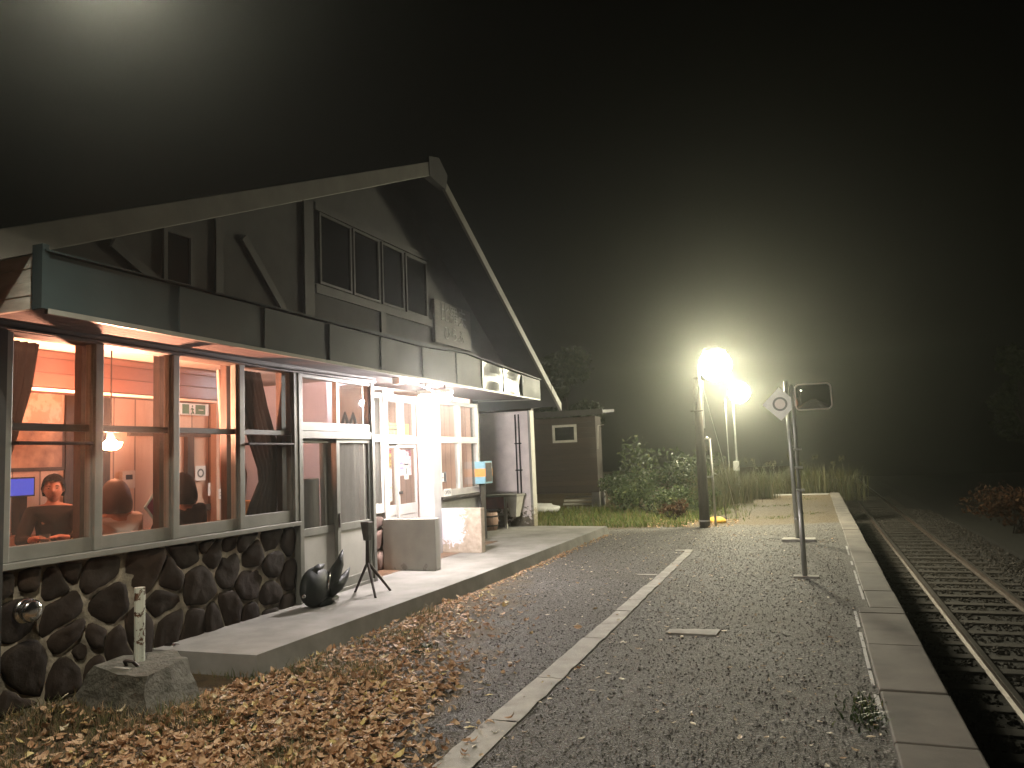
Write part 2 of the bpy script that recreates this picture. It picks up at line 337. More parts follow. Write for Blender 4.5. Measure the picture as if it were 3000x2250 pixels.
def rawmesh(name, vs, fs, mat, parent=None, kind=None, smooth=False, loc=None):
    me = bpy.data.meshes.new(name); o0 = WL(parent) if parent else Vector(loc or (0, 0, 0))
    me.from_pydata([(p[0] - o0.x, p[1] - o0.y, p[2] - o0.z) for p in vs], [], fs); me.materials.append(mat)
    if smooth: me.polygons.foreach_set('use_smooth', [True] * len(me.polygons))
    me.update(); o = bpy.data.objects.new(name, me); COL.objects.link(o)
    if parent: o.parent = parent
    else: o.location = o0
    if kind: o['kind'] = kind
    return o
def textmesh(name, body, size, mat, parent, mtx, extrude=.003):
    c = bpy.data.curves.new(name, 'FONT'); c.body = body; c.size = size; c.extrude = extrude; c.align_x = 'CENTER'; c.align_y = 'CENTER'
    t = bpy.data.objects.new(name + '_curve', c); COL.objects.link(t)
    me = bpy.data.meshes.new_from_object(t.evaluated_get(bpy.context.evaluated_depsgraph_get()))
    bpy.data.objects.remove(t); bpy.data.curves.remove(c)
    o0 = WL(parent); me.transform(Matrix.Translation(-o0) @ mtx); me.materials.clear(); me.materials.append(mat); me.name = name
    o = bpy.data.objects.new(name, me); COL.objects.link(o); o.parent = parent; return o
FACE_X = lambda x, y, z: Matrix.Translation((x, y, z)) @ Matrix(((0, 0, 1, 0), (1, 0, 0, 0), (0, 1, 0, 0), (0, 0, 0, 1)))   # reads along +Y, faces +X

# ------------------------------------------------------------------ ground, platform, track
def sheet(name, poly, z, mat, kind='structure'):
    return rawmesh(name, [(x, y, z) for x, y in poly], [list(range(len(poly)))], mat, kind=kind)
sheet('ground', [(-36, -11), (36, -11), (36, 70), (-36, 70)], -1.12, LOW)
PL = [(-34, -10), (.62, -10), (.62, 27.2), (-1.9, 27.2), (-1.9, 68), (-34, 68)]
mb = MB(); mb.add([(x, y, 0) for x, y in PL] + [(x, y, -1.12) for x, y in PL], [list(range(6))] + [(i, 6 + i, 6 + (i + 1) % 6, (i + 1) % 6) for i in range(6)])
mb.build('platform', GRAV, kind='structure', origin=(0, 0, 0))
# edge slabs along the track (one run of cast slabs with joints)
mb = MB(); y = -3.0
while y < 27.1:
    L = min(rnd.choice([.9, 1.2, 1.2, 1.5]), 27.18 - y); inn = .27 if y < 8.0 else .37
    if y < 8.05 < y + L: L = 8.05 - y
    j = rnd.uniform(-.006, .006); dz = rnd.uniform(.0, .012)
    mb.box(inn + j, .655 + j, y + .006, y + L - .006, -.16, .022 + dz)
    y += L
mb.build('platform_edge', EDGE, kind='structure', origin=(0, 0, 0), bevel=.012)
mb = MB(); y = 2.5
while y < 13:      # worn painted line beside the edge slabs
    L = rnd.uniform(.25, .9); x = .245 if y < 8 else .352
    if rnd.random() < .82: mb.box(x - .012, x + .012 + rnd.uniform(-.004, .004), y, y + L, -.01, .006)
    y += L + rnd.uniform(.02, .2)
mb.build('edge_line', POSTP, kind='structure', origin=(0, 0, 0))
sheet('platform_end_strip', [(-1.85, 26.5), (.3, 26.4), (.36, 27.17), (-1.85, 27.17)], .006, CONC)
# flush kerb blocks across the gravel
mb = MB(); y = -1.5
def kx(y): return (-1.925 - .006 * (y - 4), -1.725 - .0165 * (y - 4) if y > 4 else -1.725 + .05 * (4 - y) / 1.5)
while y < 12.35:
    L = min(rnd.choice([.55, .6, .6, .9, 1.2]), 12.42 - y); a, b = kx(y), kx(y + L); g = rnd.choice([.002, .003, .004, .009]); n = max(3, int(L / .12)); lft = []; rgt = []
    dx = rnd.uniform(-.006, .006)
    for k in range(n + 1):
        t = k / n; yy = y + g + (L - 2 * g) * t
        lft.append((a[0] + (b[0] - a[0]) * t + dx + .012 * mn.noise((yy * 5, 1, 0)), yy, -.1)); rgt.append((a[1] + (b[1] - a[1]) * t + dx + .016 * mn.noise((yy * 5, 7, 0)), yy, -.1))
    mb.prism(lft + rgt[::-1], (0, 0, .1 + .008 + rnd.uniform(0, .006)))
    y += L
mb.box(-2.14, -1.97, 12.26, 12.40, -.1, .012); mb.box(-2.22, -1.97, 9.86, 9.96, -.1, .008)
mb.build('kerb_strip', KERB, kind='structure', origin=(0, 0, 0), bevel=.003)
tag(MB().prism([(-1.3, 6.75, -.06), (-.87, 6.74, -.06), (-.86, 6.96, -.06), (-1.29, 6.9, -.06)], (0, 0, .075)).build('paving_block', KERB, bevel=.006), 'small pale concrete block set flush in the open gravel', 'paving block')
# concrete walkway in front of the station
SL = [(-9, 2.4 + 2.38), (-5.0, 4.78), (-4.0, 4.80), (-3.90, 8.5), (-3.86, 14.78), (-5.4, 14.97), (-9, 15.2)]
mb = MB(); n = len(SL)
mb.add([(x, y, .16) for x, y in SL] + [(x + (.06 if x > -5 else 0), y - (.03 if y < 5 else 0), -.1) for x, y in SL], [list(range(n))] + [(i, n + i, n + (i + 1) % n, (i + 1) % n) for i in range(n)])
mb.build('walkway', CONC, kind='structure', origin=(0, 0, 0))
# track
mb = MB(); prof = [(.66, -1.08), (1.0, -1.02), (3.4, -1.02), (4.2, -1.11)]
N = 40
vs = [(x + (.0 if i < 2 else .08 * mn.noise((x, k * .9, 3))), -10 + k * 2, z) for k in range(N + 1) for i, (x, z) in enumerate(prof)]
mb.add(vs, [(k * 4 + i, k * 4 + i + 1, k * 4 + i + 5, k * 4 + i + 4) for k in range(N) for i in range(3)])
mb.build('track_bed', BALL, kind='structure', origin=(0, 0, 0))
trk = thing('railway_track', 'single narrow gauge railway track on ballast beside the platform', 'railway track', (2.17, 12, -1.02))
for x in (1.62, 2.72):
    p = [(-.05, 0), (.05, 0), (.05, .012), (.012, .03), (.012, .075), (.03, .085), (.03, .112), (-.03, .112), (-.03, .085), (-.012, .075), (-.012, .03), (-.05, .012)]
    q = MB().prism([(x + a, -9, -1.0 + b) for a, b in p], (0, 70, 0)).build('rail', RAIL, trk)
    MB().box(x - .026, x + .026, -9, 61, -.888, -.885).build('rail_head', RAILT, q)
for k in range(60):
    y = 2 + k * .66
    MB().box(2.17 - 1.02 + rnd.uniform(-.03, .03), 2.17 + 1.02 + rnd.uniform(-.03, .03), y, y + .2, -1.12, -.992 + rnd.uniform(-.01, .008)).build('sleeper', SLEEP, trk, bevel=.01)

# ------------------------------------------------------------------ loose stuff on the ground
def pebbles():
    vs, fs = [], []; base = [(1, 0, 0), (-1, 0, 0), (0, 1, 0), (0, -1, 0), (0, 0, 1), (0, 0, -1)]
    tri = [(0, 2, 4), (2, 1, 4), (1, 3, 4), (3, 0, 4), (2, 0, 5), (1, 2, 5), (3, 1, 5), (0, 3, 5)]
    for _ in range(26000):
        y = 3.0 + 13.5 * rnd.random() ** 1.7; x = rnd.uniform(-4.1, .26)
        if x < -2.4 - .1 * (y - 3) and y < 7 and rnd.random() < .85: continue
        if -1.93 < x < -1.75 and y < 12.4: continue
        r = rnd.uniform(.0035, .009) * (1.5 if rnd.random() < .05 else 1); a = rnd.uniform(0, 6.28); c, s_ = math.cos(a), math.sin(a); o = len(vs)
        k = (r * rnd.uniform(.8, 1.4), r * rnd.uniform(.7, 1.1), r * rnd.uniform(.5, .8))
        for b in base:
            X, Y, Z = b[0] * k[0], b[1] * k[1], b[2] * k[2]; jx = rnd.uniform(-.25, .25) * r
            vs.append((x + X * c - Y * s_ + jx, y + X * s_ + Y * c, .002 + r * .35 + Z))
        fs += [(t[0] + o, t[1] + o, t[2] + o) for t in tri]
    rawmesh('gravel', vs, fs, PEBB, kind='stuff')['label'] = 'loose grey gravel over the platform'
pebbles()
def ballast():
    vs, fs = [], []; base = [(1, 0, 0), (-1, 0, 0), (0, 1, 0), (0, -1, 0), (0, 0, 1), (0, 0, -1)]
    tri = [(0, 2, 4), (2, 1, 4), (1, 3, 4), (3, 0, 4), (2, 0, 5), (1, 2, 5), (3, 1, 5), (0, 3, 5)]
    for _ in range(16000):
        y = 3.5 + 30 * rnd.random() ** 1.5; x = rnd.uniform(.8, 4.0); ph = ((y - 2) % .66)
        if 1.15 < x < 3.2 and ph < .2 and rnd.random() < .75: continue
        if abs(x - 1.62) < .06 or abs(x - 2.72) < .06: continue
        r = rnd.uniform(.016, .034); o = len(vs); q = Quaternion((rnd.gauss(0, 1), rnd.gauss(0, 1), rnd.gauss(0, 1), rnd.gauss(0, 1))).normalized(); k = [r * rnd.uniform(.7, 1.3) for _ in range(3)]
        z = -1.02 + r * .3 - max(0, x - 3.4) * .11
        for b in base:
            p = q @ Vector((b[0] * k[0], b[1] * k[1], b[2] * k[2])); vs.append((x + p.x, y + p.y, z + p.z))
        fs += [(t[0] + o, t[1] + o, t[2] + o) for t in tri]
    rawmesh('ballast', vs, fs, BSTONE, kind='stuff')['label'] = 'loose ballast stones between and beside the rails'
ballast()
def leaf(vs, fs, x, y, z, L, W, yaw, tilt, curl, rollv):
    q = Matrix.Rotation(yaw, 3, 'Z') @ Matrix.Rotation(tilt, 3, 'Y') @ Matrix.Rotation(rollv, 3, 'X'); o = len(vs)
    prof = [(0, .1), (.25, .8), (.55, 1), (.8, .6), (1, .03)]
    for t, w in prof:
        cz = curl * L * ((t - .5) ** 2) * 1.6
        for sgn in (-1, 0, 1):
            p = q @ Vector(((t - .5) * L, sgn * w * W * .5, cz + abs(sgn) * w * W * .22 * (1 if curl > 0 else -.6)))
            vs.append((x + p.x, y + p.y, max(.003, z + p.z)))
    for i in range(4):
        for k in range(2): a = o + i * 3 + k; fs.append((a, a + 1, a + 4, a + 3))
def leaves():
    vs, fs = [], []; n = 0
    while n < 5600:
        y = 2.9 + rnd.random() ** 1.25 * 5.2; x = rnd.uniform(-5.0, -1.75)
        edge = -2.25 - .30 * (y - 3.4) + .35 * mn.noise((x * 1.3, y * 1.3, 0))
        if y > 4.75 and x < -3.88: continue
        if -4.95 < x < -4.0 and 3.9 < y < 4.75: continue
        d = 1.0 if x < edge else (math.exp(-(x - edge) * 4.5))
        d *= (.45 if x < -3.5 and y < 4.2 else 1) * (.5 + .8 * max(0, .5 + mn.noise((x * 2.1, y * 2.1, 5))))
        if x < -4.0: d *= .35
        if y > 4.9: d *= .42
        if rnd.random() > d: continue
        L = rnd.uniform(.028, .082); n += 1
        leaf(vs, fs, x, y, rnd.uniform(.006, .034), L, L * rnd.uniform(.4, .62), rnd.uniform(0, 6.28), rnd.gauss(0, .28), rnd.choice([1, 1, 1, -1]) * rnd.uniform(.2, 1.3), rnd.gauss(0, .3))
    for _ in range(650):      # drift along the foot of the walkway
        y = 6.5 + 8 * rnd.random(); x = -3.84 + .04 * (8.5 - y) / 4 + abs(rnd.gauss(0, .07)); L = rnd.uniform(.025, .055)
        leaf(vs, fs, x + .04, y, rnd.uniform(.008, .03), L, L * .5, rnd.uniform(0, 6.28), rnd.gauss(0, .3), rnd.uniform(-.6, 1.2), rnd.gauss(0, .3))
    for _ in range(260):
        y = 15.9 + rnd.random() * 1.7; x = rnd.uniform(-3.4, -1.6); L = rnd.uniform(.03, .07)
        leaf(vs, fs, x, y, rnd.uniform(.008, .04), L, L * .55, rnd.uniform(0, 6.28), rnd.gauss(0, .3), rnd.uniform(-.6, 1.2), rnd.gauss(0, .3))
    rawmesh('fallen_leaves', vs, fs, LEAF, kind='stuff')['label'] = 'thick drift of brown fallen leaves by the walkway'
    vs, fs = [], []
    for _ in range(900):
        y = 3.3 + 12 * rnd.random() ** 1.2; x = rnd.uniform(-3.8, .25); L = rnd.uniform(.018, .055)
        leaf(vs, fs, x, y, rnd.uniform(.006, .016), L, L * rnd.uniform(.35, .6), rnd.uniform(0, 6.28), rnd.gauss(0, .18), rnd.uniform(-.4, 1.0), rnd.gauss(0, .2))
    rawmesh('scattered_leaves', vs, fs, LEAF_P, kind='stuff')['label'] = 'pale leaves scattered over the gravel'
leaves()
def blades(name, label, n, fn, mat, h0, h1, w=.004, lean=.5):
    vs, fs = [], []
    for _ in range(n):
        r = fn()
        if r is None: continue
        x, y, z, k = r; h = rnd.uniform(h0, h1) * k; a = rnd.uniform(0, 6.28); b = rnd.uniform(.1, lean) * h; da, db = math.cos(a), math.sin(a); ww = w * rnd.uniform(.7, 1.5); o = len(vs)
        for t, s_ in ((0, 1), (.5, .8), (1, .05)):
            cx, cy, cz = x + da * b * t * t, y + db * b * t * t, z + h * t * (1 - .12 * t * lean)
            vs += [(cx - db * ww * s_, cy + da * ww * s_, cz), (cx + db * ww * s_, cy - da * ww * s_, cz)]
        fs += [(o, o + 1, o + 3, o + 2), (o + 2, o + 3, o + 5, o + 4)]
    rawmesh(name, vs, fs, mat, kind='stuff')['label'] = label
def g1():
    y = 2.8 + rnd.random() * 4.6; x = rnd.uniform(-5.0, -2.2)
    if y > 4.76 and x < -3.9: return None
    if -4.95 < x < -4.05 and 3.95 < y < 4.7: return None
    if x > -2.5 - .3 * (y - 3.4): return None
    k = .5 + mn.noise((x * 1.7, y * 1.7, 9)) * 1.3
    k += .5 if x < -3.9 else 0
    return (x, y, 0, max(.35, min(1.3, k))) if rnd.random() < k + .15 else None
blades('grass', 'short wet grass among the fallen leaves', 24000, g1, GRASS, .03, .11, .0022, 1.1)
def g2():
    y = 16.1 + rnd.random() ** 1.3 * 6; x = rnd.uniform(-7.5, -1.5)
    if x > -2.6 and y < 17: return None
    if x > -2.1 + .5 * mn.noise((x * 1.5, y * .9, 2)) - .04 * (y - 17) and rnd.random() < .9: return None
    return (x, y, 0, .5 + rnd.random() * .9)
blades('verge_grass', 'green grass verge beyond the gravel', 11000, g2, GRASS2, .05, .16, .006, .9)
def g4():
    y = 16.8 + rnd.random() * 9.5; x = rnd.uniform(-2.4, .2); k = mn.noise((x * 1.2, y * .8, 4)) - .15 * (x + 1.5)
    return (x, y, 0, rnd.uniform(.4, 1)) if k > rnd.uniform(0, .4) else None
blades('platform_grass', 'thin low grass growing through the far platform gravel', 5000, g4, GRASS2, .02, .07, .006, 1.2)
def g3():
    x, y = rnd.choice([(-3.15, 5.8), (.17, 5.15), (-3.35, 3.7), (.16, 4.9), (-2.95, 3.45), (-3.9, 4.72), (-3.85, 4.85)])
    return (x + rnd.gauss(0, .06), y + rnd.gauss(0, .11), 0, rnd.uniform(.6, 1.2))
blades('weeds', 'bright green weed tufts', 900, g3, BUSH, .02, .05, .006, 1.6)

# ------------------------------------------------------------------ vegetation
def clumps(spec, leafsize, n, seed, stretch=1.0):
    """leaf cards spread through several overlapping ellipsoids"""
    r = random.Random(seed); vs, fs = [], []
    for _ in range(n):
        c, ra, ww = r.choice(spec); u = Vector((r.gauss(0, 1), r.gauss(0, 1), r.gauss(0, 1))).normalized() * (r.random() ** .45)
        p = Vector(c) + Vector((u.x * ra[0], u.y * ra[1], u.z * ra[2]))
        if mn.noise(p * 2.2) < -.22: continue
        L = leafsize * r.uniform(.6, 1.4); q = Quaternion((r.gauss(0, 1), r.gauss(0, 1), r.gauss(0, 1), r.gauss(0, 1))).normalized(); o = len(vs)
        for a, b in ((-.5, 0), (0, .28), (.5, 0), (0, -.28)):
            w = q @ Vector((a * L, b * L, .12 * L * (1 if a == 0 else 0))); vs.append(tuple(p + w))
        fs.append((o, o + 1, o + 2, o + 3))
    return vs, fs
def bush(name, label, cat, x, y, z, h, w, mat, seed, n=1500, ls=.09, group=None, stems=7):
    r = random.Random(seed); t = thing(name, label, cat, (x, y, z), group)
    spec = [((x + r.uniform(-.5, .5) * w, y + r.uniform(-.4, .4) * w, z + h * r.uniform(.25, .75)), (w * r.uniform(.22, .4), w * r.uniform(.22, .4), h * r.uniform(.2, .34)), 1) for _ in range(9)]
    vs, fs = clumps(spec, ls, n, seed); rawmesh('foliage', vs, fs, mat, t)
    mb = MB()
    for c, ra, _ in spec[:stems]:
        mb.tube([(x + r.uniform(-.1, .1) * w, y + r.uniform(-.1, .1) * w, z - .05), ((x + c[0]) / 2 + r.uniform(-.1, .1), (y + c[1]) / 2, z + (c[2] - z) * .55), c], [.018, .012, .005], 5)
    mb.build('stem', BARK, t); return t
def tallgrass(label, x, y, z, h, w, seed, group, n=420):
    r = random.Random(seed); vs, fs = [], []
    for _ in range(n):
        bx, by = x + r.gauss(0, w * .35), y + r.gauss(0, w * .35); a = r.uniform(0, 6.28); hh = h * r.uniform(.45, 1.05); b = hh * r.uniform(.1, .55); ww = r.uniform(.006, .013); o = len(vs); da, db = math.cos(a), math.sin(a)
        for t_, s_ in ((0, .8), (.4, 1), (.75, .7), (1, .08)):
            cx, cy, cz = bx + da * b * t_ ** 2, by + db * b * t_ ** 2, z + hh * t_ * (1 - .25 * t_ * b / hh)
            vs += [(cx - db * ww * s_, cy + da * ww * s_, cz), (cx + db * ww * s_, cy - da * ww * s_, cz)]
        fs += [(o + 2 * i, o + 2 * i + 1, o + 2 * i + 3, o + 2 * i + 2) for i in range(3)]
    t = thing('tall_grass', label, 'tall grass', (x, y, z), group); rawmesh('blades', vs, fs, DRYG, t)
    pv, pf = clumps([((x + r.gauss(0, w * .4), y + r.gauss(0, w * .4), z + h * r.uniform(.9, 1.2)), (.05, .05, r.uniform(.08, .16)), 1) for _ in range(5)], .045, 150, seed + 1)
    rawmesh('plume', pv, pf, DRYG, t); return t
def tree(label, x, y, z, h, w, seed, mat=TREEL, group='trees behind the station yard', n=5000):
    r = random.Random(seed); t = thing('tree', label, 'tree', (x, y, z), group)
    mb = MB(); top = Vector((x + r.uniform(-.3, .3), y, z + h * .8)); mb.tube([(x, y, z - .1), (x + .05, y, z + h * .3), top], [.022 * h, .017 * h, .005 * h], 8)
    spec = []
    for k in range(11):
        f = r.uniform(.32, .98); a = r.uniform(0, 6.28); rr = w * (1.05 - .75 * abs(f - .5)) * r.uniform(.35, .6)
        c = Vector((x + math.cos(a) * rr, y + math.sin(a) * rr, z + h * f)); spec.append((tuple(c), (w * r.uniform(.25, .42), w * r.uniform(.25, .42), h * r.uniform(.07, .14)), 1))
        b = Vector((x, y, z + h * max(.15, f - .2))); mb.tube([b, (b + c) / 2 + Vector((0, 0, .1)), c], [.009 * h, .006 * h, .003 * h], 5)
    tr = mb.build('trunk', BARK, t); vs, fs = clumps(spec, .30, n, seed); rawmesh('crown', vs, fs, mat, t); return t
G = 'bushes beside the shed'
bush('bush', 'low leafy bush nearest the wooden pole', 'bush', -3.1, 19.2, 0, .75, 1.1, BUSH, 11, 1700, .075, G)
bush('bush', 'broad green bush in the middle of the verge', 'bush', -4.1, 20.2, 0, 1.0, 1.5, BUSH, 12, 2300, .08, G)
bush('bush', 'dark bush close to the raised shed corner', 'bush', -5.0, 21.6, 0, 1.15, 1.3, BUSH, 13, 1900, .09, G)
bush('bush', 'taller dark bush rising behind the leafy verge', 'bush', -4.4, 24.6, 0, 2.1, 2.2, BUSH, 14, 2400, .13, G)
bush('bush', 'brownish bush left of the wooden pole foot', 'bush', -3.15, 18.0, 0, .5, .55, RUSTL, 16, 700, .07, G)
GT = 'tall grass around the far lamp'
for k, (x, y, h, w, l) in enumerate([(-2.35, 23.2, 1.0, .8, 'pale tall grass at the foot of the far lamp post'), (-1.75, 25.2, .95, .8, 'tall grass right of the far lamp post'),
        (-1.0, 27.9, 1.35, 1.0, 'tall grass behind the platform end strip'), (-.1, 28.3, 1.4, 1.0, 'tall grass behind the sign posts'), (-2.75, 21.2, .7, .7, 'short dry grass behind the white conduit'),
        (-3.0, 26.0, 1.4, 1.1, 'tall grass left of the far lamp post'), (.7, 29.0, 1.3, 1.0, 'tall grass at the dark end of the platform edge')]):
    tallgrass(l, x, y, 0 if x < -1.8 or y < 27 else -.35, h, w, 40 + k, GT)
for k, (x, y, z, h, w, l) in enumerate([(-12.5, 40, 0, 7, 2.9, 'dark tree rising behind the shed roof'), (10.5, 48, -1.1, 7, 3, 'dark tree across the track')]):
    tree(l, x, y, z, h, w, 70 + k)
GR = 'russet brush across the track'
for k, (x, y, h, w, l) in enumerate([(5.2, 18.5, 1.5, 1.6, 'russet bush across the track nearest the camera'), (5.6, 21.5, 1.7, 1.8, 'second russet bush across the track'), (5.2, 25.5, 1.5, 1.9, 'farthest russet bush across the track')]):
    bush('bush', l, 'bush', x, y, -1.12, h, w, RUSTL, 90 + k, 1500, .13, GR)

# ------------------------------------------------------------------ station building
st = thing('station_building', 'low wooden station building with gable roof, stone base and glazed front', 'station', (-6.5, 8, 0))
def P(mb, name, mat, parent=st, **k): return mb.build(name, mat, parent, **k)
def clip(poly, a, b, c):
    out = []
    for i in range(len(poly)):
        p, q = poly[i], poly[(i + 1) % len(poly)]; dp, dq = a * p[0] + b * p[1] - c, a * q[0] + b * q[1] - c
        if dp <= 0: out.append(p)
        if dp * dq < 0: t = dp / (dp - dq); out.append((p[0] + t * (q[0] - p[0]), p[1] + t * (q[1] - p[1])))
    return out
def rubble(mb, u0, u1, v0, v1, n, to3, seed, gap=.010, depth=.026):
    r = random.Random(seed); S = [(r.uniform(u0, u1), r.uniform(v0, v1)) for _ in range(n)]
    for _ in range(2):
        T = []
        for i, s_ in enumerate(S):
            po = [(u0, v0), (u1, v0), (u1, v1), (u0, v1)]
            for j, t in enumerate(S):
                if i != j and po: a, b = t[0] - s_[0], t[1] - s_[1]; po = clip(po, a, b, (t[0]**2 + t[1]**2 - s_[0]**2 - s_[1]**2) / 2)
            if not po: po = [s_]
            c = (sum(p[0] for p in po) / len(po), sum(p[1] for p in po) / len(po)); k = .45; T.append((s_[0] + (c[0] - s_[0]) * k, s_[1] + (c[1] - s_[1]) * k))
        S = T
    for i, s_ in enumerate(S):
        g = gap * r.uniform(.5, 1.9); po = [(u0, v0), (u1, v0), (u1, v1), (u0, v1)]
        for j, t in enumerate(S):
            if i != j and po:
                a, b = t[0] - s_[0], t[1] - s_[1]; L = math.hypot(a, b); po = clip(po, a / L, b / L, (t[0]**2 + t[1]**2 - s_[0]**2 - s_[1]**2) / 2 / L - g)
        if len(po) < 3: continue
        q = []
        for k in range(len(po)):       # densify
            p0, p1 = po[k], po[(k + 1) % len(po)]; m = max(1, int(math.hypot(p1[0] - p0[0], p1[1] - p0[1]) / .05))
            q += [(p0[0] + (p1[0] - p0[0]) * t / m, p0[1] + (p1[1] - p0[1]) * t / m) for t in range(m)]
        for _ in range(1): q = [((q[k - 1][0] + 2 * q[k][0] + q[(k + 1) % len(q)][0]) / 4, (q[k - 1][1] + 2 * q[k][1] + q[(k + 1) % len(q)][1]) / 4) for k in range(len(q))]
        q = [(u + .02 * mn.noise((u * 9, v * 9, seed)), v + .02 * mn.noise((u * 9, v * 9, seed + 7))) for u, v in q]
        c = (sum(p[0] for p in q) / len(q), sum(p[1] for p in q) / len(q)); N = len(q); vs = []; D = depth * r.uniform(.6, 1.25); tl = (r.uniform(-.12, .12), r.uniform(-.12, .12))
        rings = [(1, 0), (.985, D * .55), (.9, D * .92), (.62, D * 1.08), (.3, D * 1.12)]
        for sc_, d in rings:
            for u, v in q:
                uu, vv = c[0] + (u - c[0]) * sc_, c[1] + (v - c[1]) * sc_
                vs.append(to3(uu, vv, d + (d > 0) * ((uu - c[0]) * tl[0] + (vv - c[1]) * tl[1] + .016 * mn.noise((uu * 11, vv * 11, seed + 3)))))
        vs.append(to3(c[0], c[1], D * 1.12)); fs = []
        for a in range(len(rings) - 1):
            for k in range(N): fs.append((a * N + k, a * N + (k + 1) % N, (a + 1) * N + (k + 1) % N, (a + 1) * N + k))
        o = (len(rings) - 1) * N
        for k in range(N): fs.append((o + k, o + (k + 1) % N, len(vs) - 1))
        mb.add(vs, fs)
# stone base under the big windows
mb = MB(); rubble(mb, 2.95, 6.60, .02, .945, 52, lambda u, v, d: (-5.02 + d, u, v), 5)
s0 = P(mb, 'stone_facing', STONE, smooth=True)
P(MB().box(-5.2, -5.02, 2.9, 6.615, -.05, .95), 'mortar_wall', MORTAR, s0)
mb = MB(); rubble(mb, 8.2, 9.0, .16, .86, 10, lambda u, v, d: (-5.42 + d, u, v), 9, .012, .05)
s1 = P(mb, 'porch_stone_facing', REDSTONE, smooth=True)
P(MB().box(-5.6, -5.42, 8.12, 9.005, .1, .90), 'mortar_wall', MORTAR, s1)
# four big windows
YM = [3.53, 4.24, 4.99, 5.79, 6.60]
for i in range(4):
    y0, y1 = YM[i], YM[i + 1]
    f = MB(); zb = 1.10 if i < 3 else 1.115
    f.box(-5.045, -4.985, y0 + .035, y1 - .035, 1.0, zb)                      # bottom rail of the sash
    f.box(-5.045, -4.99, y0 + .034, y0 + .055, zb, 2.53); f.box(-5.045, -4.99, y1 - .055, y1 - .034, zb, 2.53)
    w = P(f, 'window', ALU, bevel=.004)
    P(MB().box(-5.022, -5.017, y0 + .055, y1 - .055, zb, 2.53), 'pane', GLASS_C if i else GLASS_M, w)
    b = MB().box(-5.06, -5.0, y0 + .055, y1 - .055, 1.875, 1.925)
    P(b, 'middle_rail', WOODH, w, bevel=.004)
    mb = MB().box(-5.20, -5.13, y1 - .02, y1 + .07, 1.0, 2.55); P(mb, 'inner_post', WOODD, w)
    if i in (0, 3): P(MB().tube([(-5.0, y0 + .05, 1.785), (-4.95, y0 + .07, 1.785), (-4.95, y1 - .07, 1.785), (-5.0, y1 - .05, 1.785)], .013, 8), 'rail_bar', IRON, w)
for k, y in enumerate(YM):
    P(MB().box(-5.07, -4.962, y - .034, y + .034, 1.0, 2.56), 'mullion', ALU, bevel=.004)
P(MB().box(-5.1, -4.945, 3.3, 6.64, .952, .998), 'window_sill', ALU, bevel=.006)
P(MB().box(-5.12, -4.94, 2.9, 8.14, 2.53, 2.61), 'window_header', WOODH, bevel=.004)
P(MB().tube([(-4.925, 2.95, 2.55), (-4.925, 5.4, 2.545), (-4.925, 6.2, 2.53), (-4.925, 8.1, 2.555)], .014, 8), 'cable_conduit', IRON)
P(MB().box(-5.12, -4.93, 3.3, 3.5, .0, 2.56), 'corner_post', STUCCO)
# tall sliding doors with a transom
fr = MB().box(-5.07, -4.955, 6.635, 6.70, .16, 2.53).box(-5.07, -4.955, 8.05, 8.11, .16, 2.53).box(-5.07, -4.96, 6.70, 8.05, 1.845, 1.925).box(-5.07, -4.96, 6.70, 8.05, .16, .20).box(-5.06, -4.965, 6.70, 8.05, 2.49, 2.528)
P(fr, 'door_frame', ALU, bevel=.004)
for k, (y0, y1, x) in enumerate([(6.70, 7.40, -5.035), (7.33, 8.05, -4.995)]):
    d = MB().box(x - .02, x + .018, y0, y0 + .065, .2, 1.845).box(x - .02, x + .018, y1 - .055, y1, .2, 1.845).box(x - .02, x + .018, y0 + .065, y1 - .055, .82, .90).box(x - .02, x + .018, y0 + .065, y1 - .055, 1.80, 1.845).box(x - .02, x + .018, y0 + .065, y1 - .055, .2, .30)
    dd = P(d, 'sliding_door', ALU, bevel=.003)
    P(MB().box(x - .004, x + .001, y0 + .065, y1 - .055, .90, 1.80), 'pane', GLASS_F if k else GLASS, dd)
    P(MB().box(x - .01, x + .006, y0 + .065, y1 - .055, .30, .82), 'lower_panel', PANEL, dd)
    if k: P(MB().box(x + .018, x + .03, y0 + .02, y0 + .045, .86, 1.02), 'handle', IRON, dd, bevel=.004)
for y0, y1 in ((6.70, 7.38), (7.38, 8.05)):
    w = P(MB().box(-5.04, -4.97, y0, y1, 1.93, 2.02).box(-5.04, -4.98, y0, y0 + .03, 2.02, 2.49).box(-5.04, -4.98, y1 - .03, y1, 2.02, 2.49), 'transom_window', ALU, bevel=.003)
    P(MB().box(-5.012, -5.007, y0 + .03, y1 - .03, 2.02, 2.49), 'pane', GLASS, w)
# return wall, recessed porch front
P(MB().box(-5.46, -5.12, 8.112, 8.17, .16, 2.54), 'porch_return_wall', ALU)
w = P(MB().box(-5.46, -5.38, 8.3, 8.36, .9, 2.5).box(-5.46, -5.38, 8.96, 9.01, .9, 2.5).box(-5.46, -5.37, 8.36, 8.96, .9, 1.02).box(-5.46, -5.38, 8.36, 8.96, 1.84, 1.93).box(-5.46, -5.38, 8.36, 8.96, 2.43, 2.5), 'porch_window', ALU_W, bevel=.004)
P(MB().box(-5.422, -5.417, 8.36, 8.96, 1.02, 2.43), 'pane', GLASS, w)
P(MB().box(-5.5, -5.36, 9.01, 9.12, .16, 2.54), 'porch_post', ALU_W, bevel=.006)
P(MB().box(-5.72, -5.5, 9.02, 9.11, .16, 2.54), 'porch_jamb', ALU_W)
pw = P(MB().box(-5.62, -5.36, 10.42, 10.66, .16, 2.54), 'porch_post', POSTP, bevel=.008)
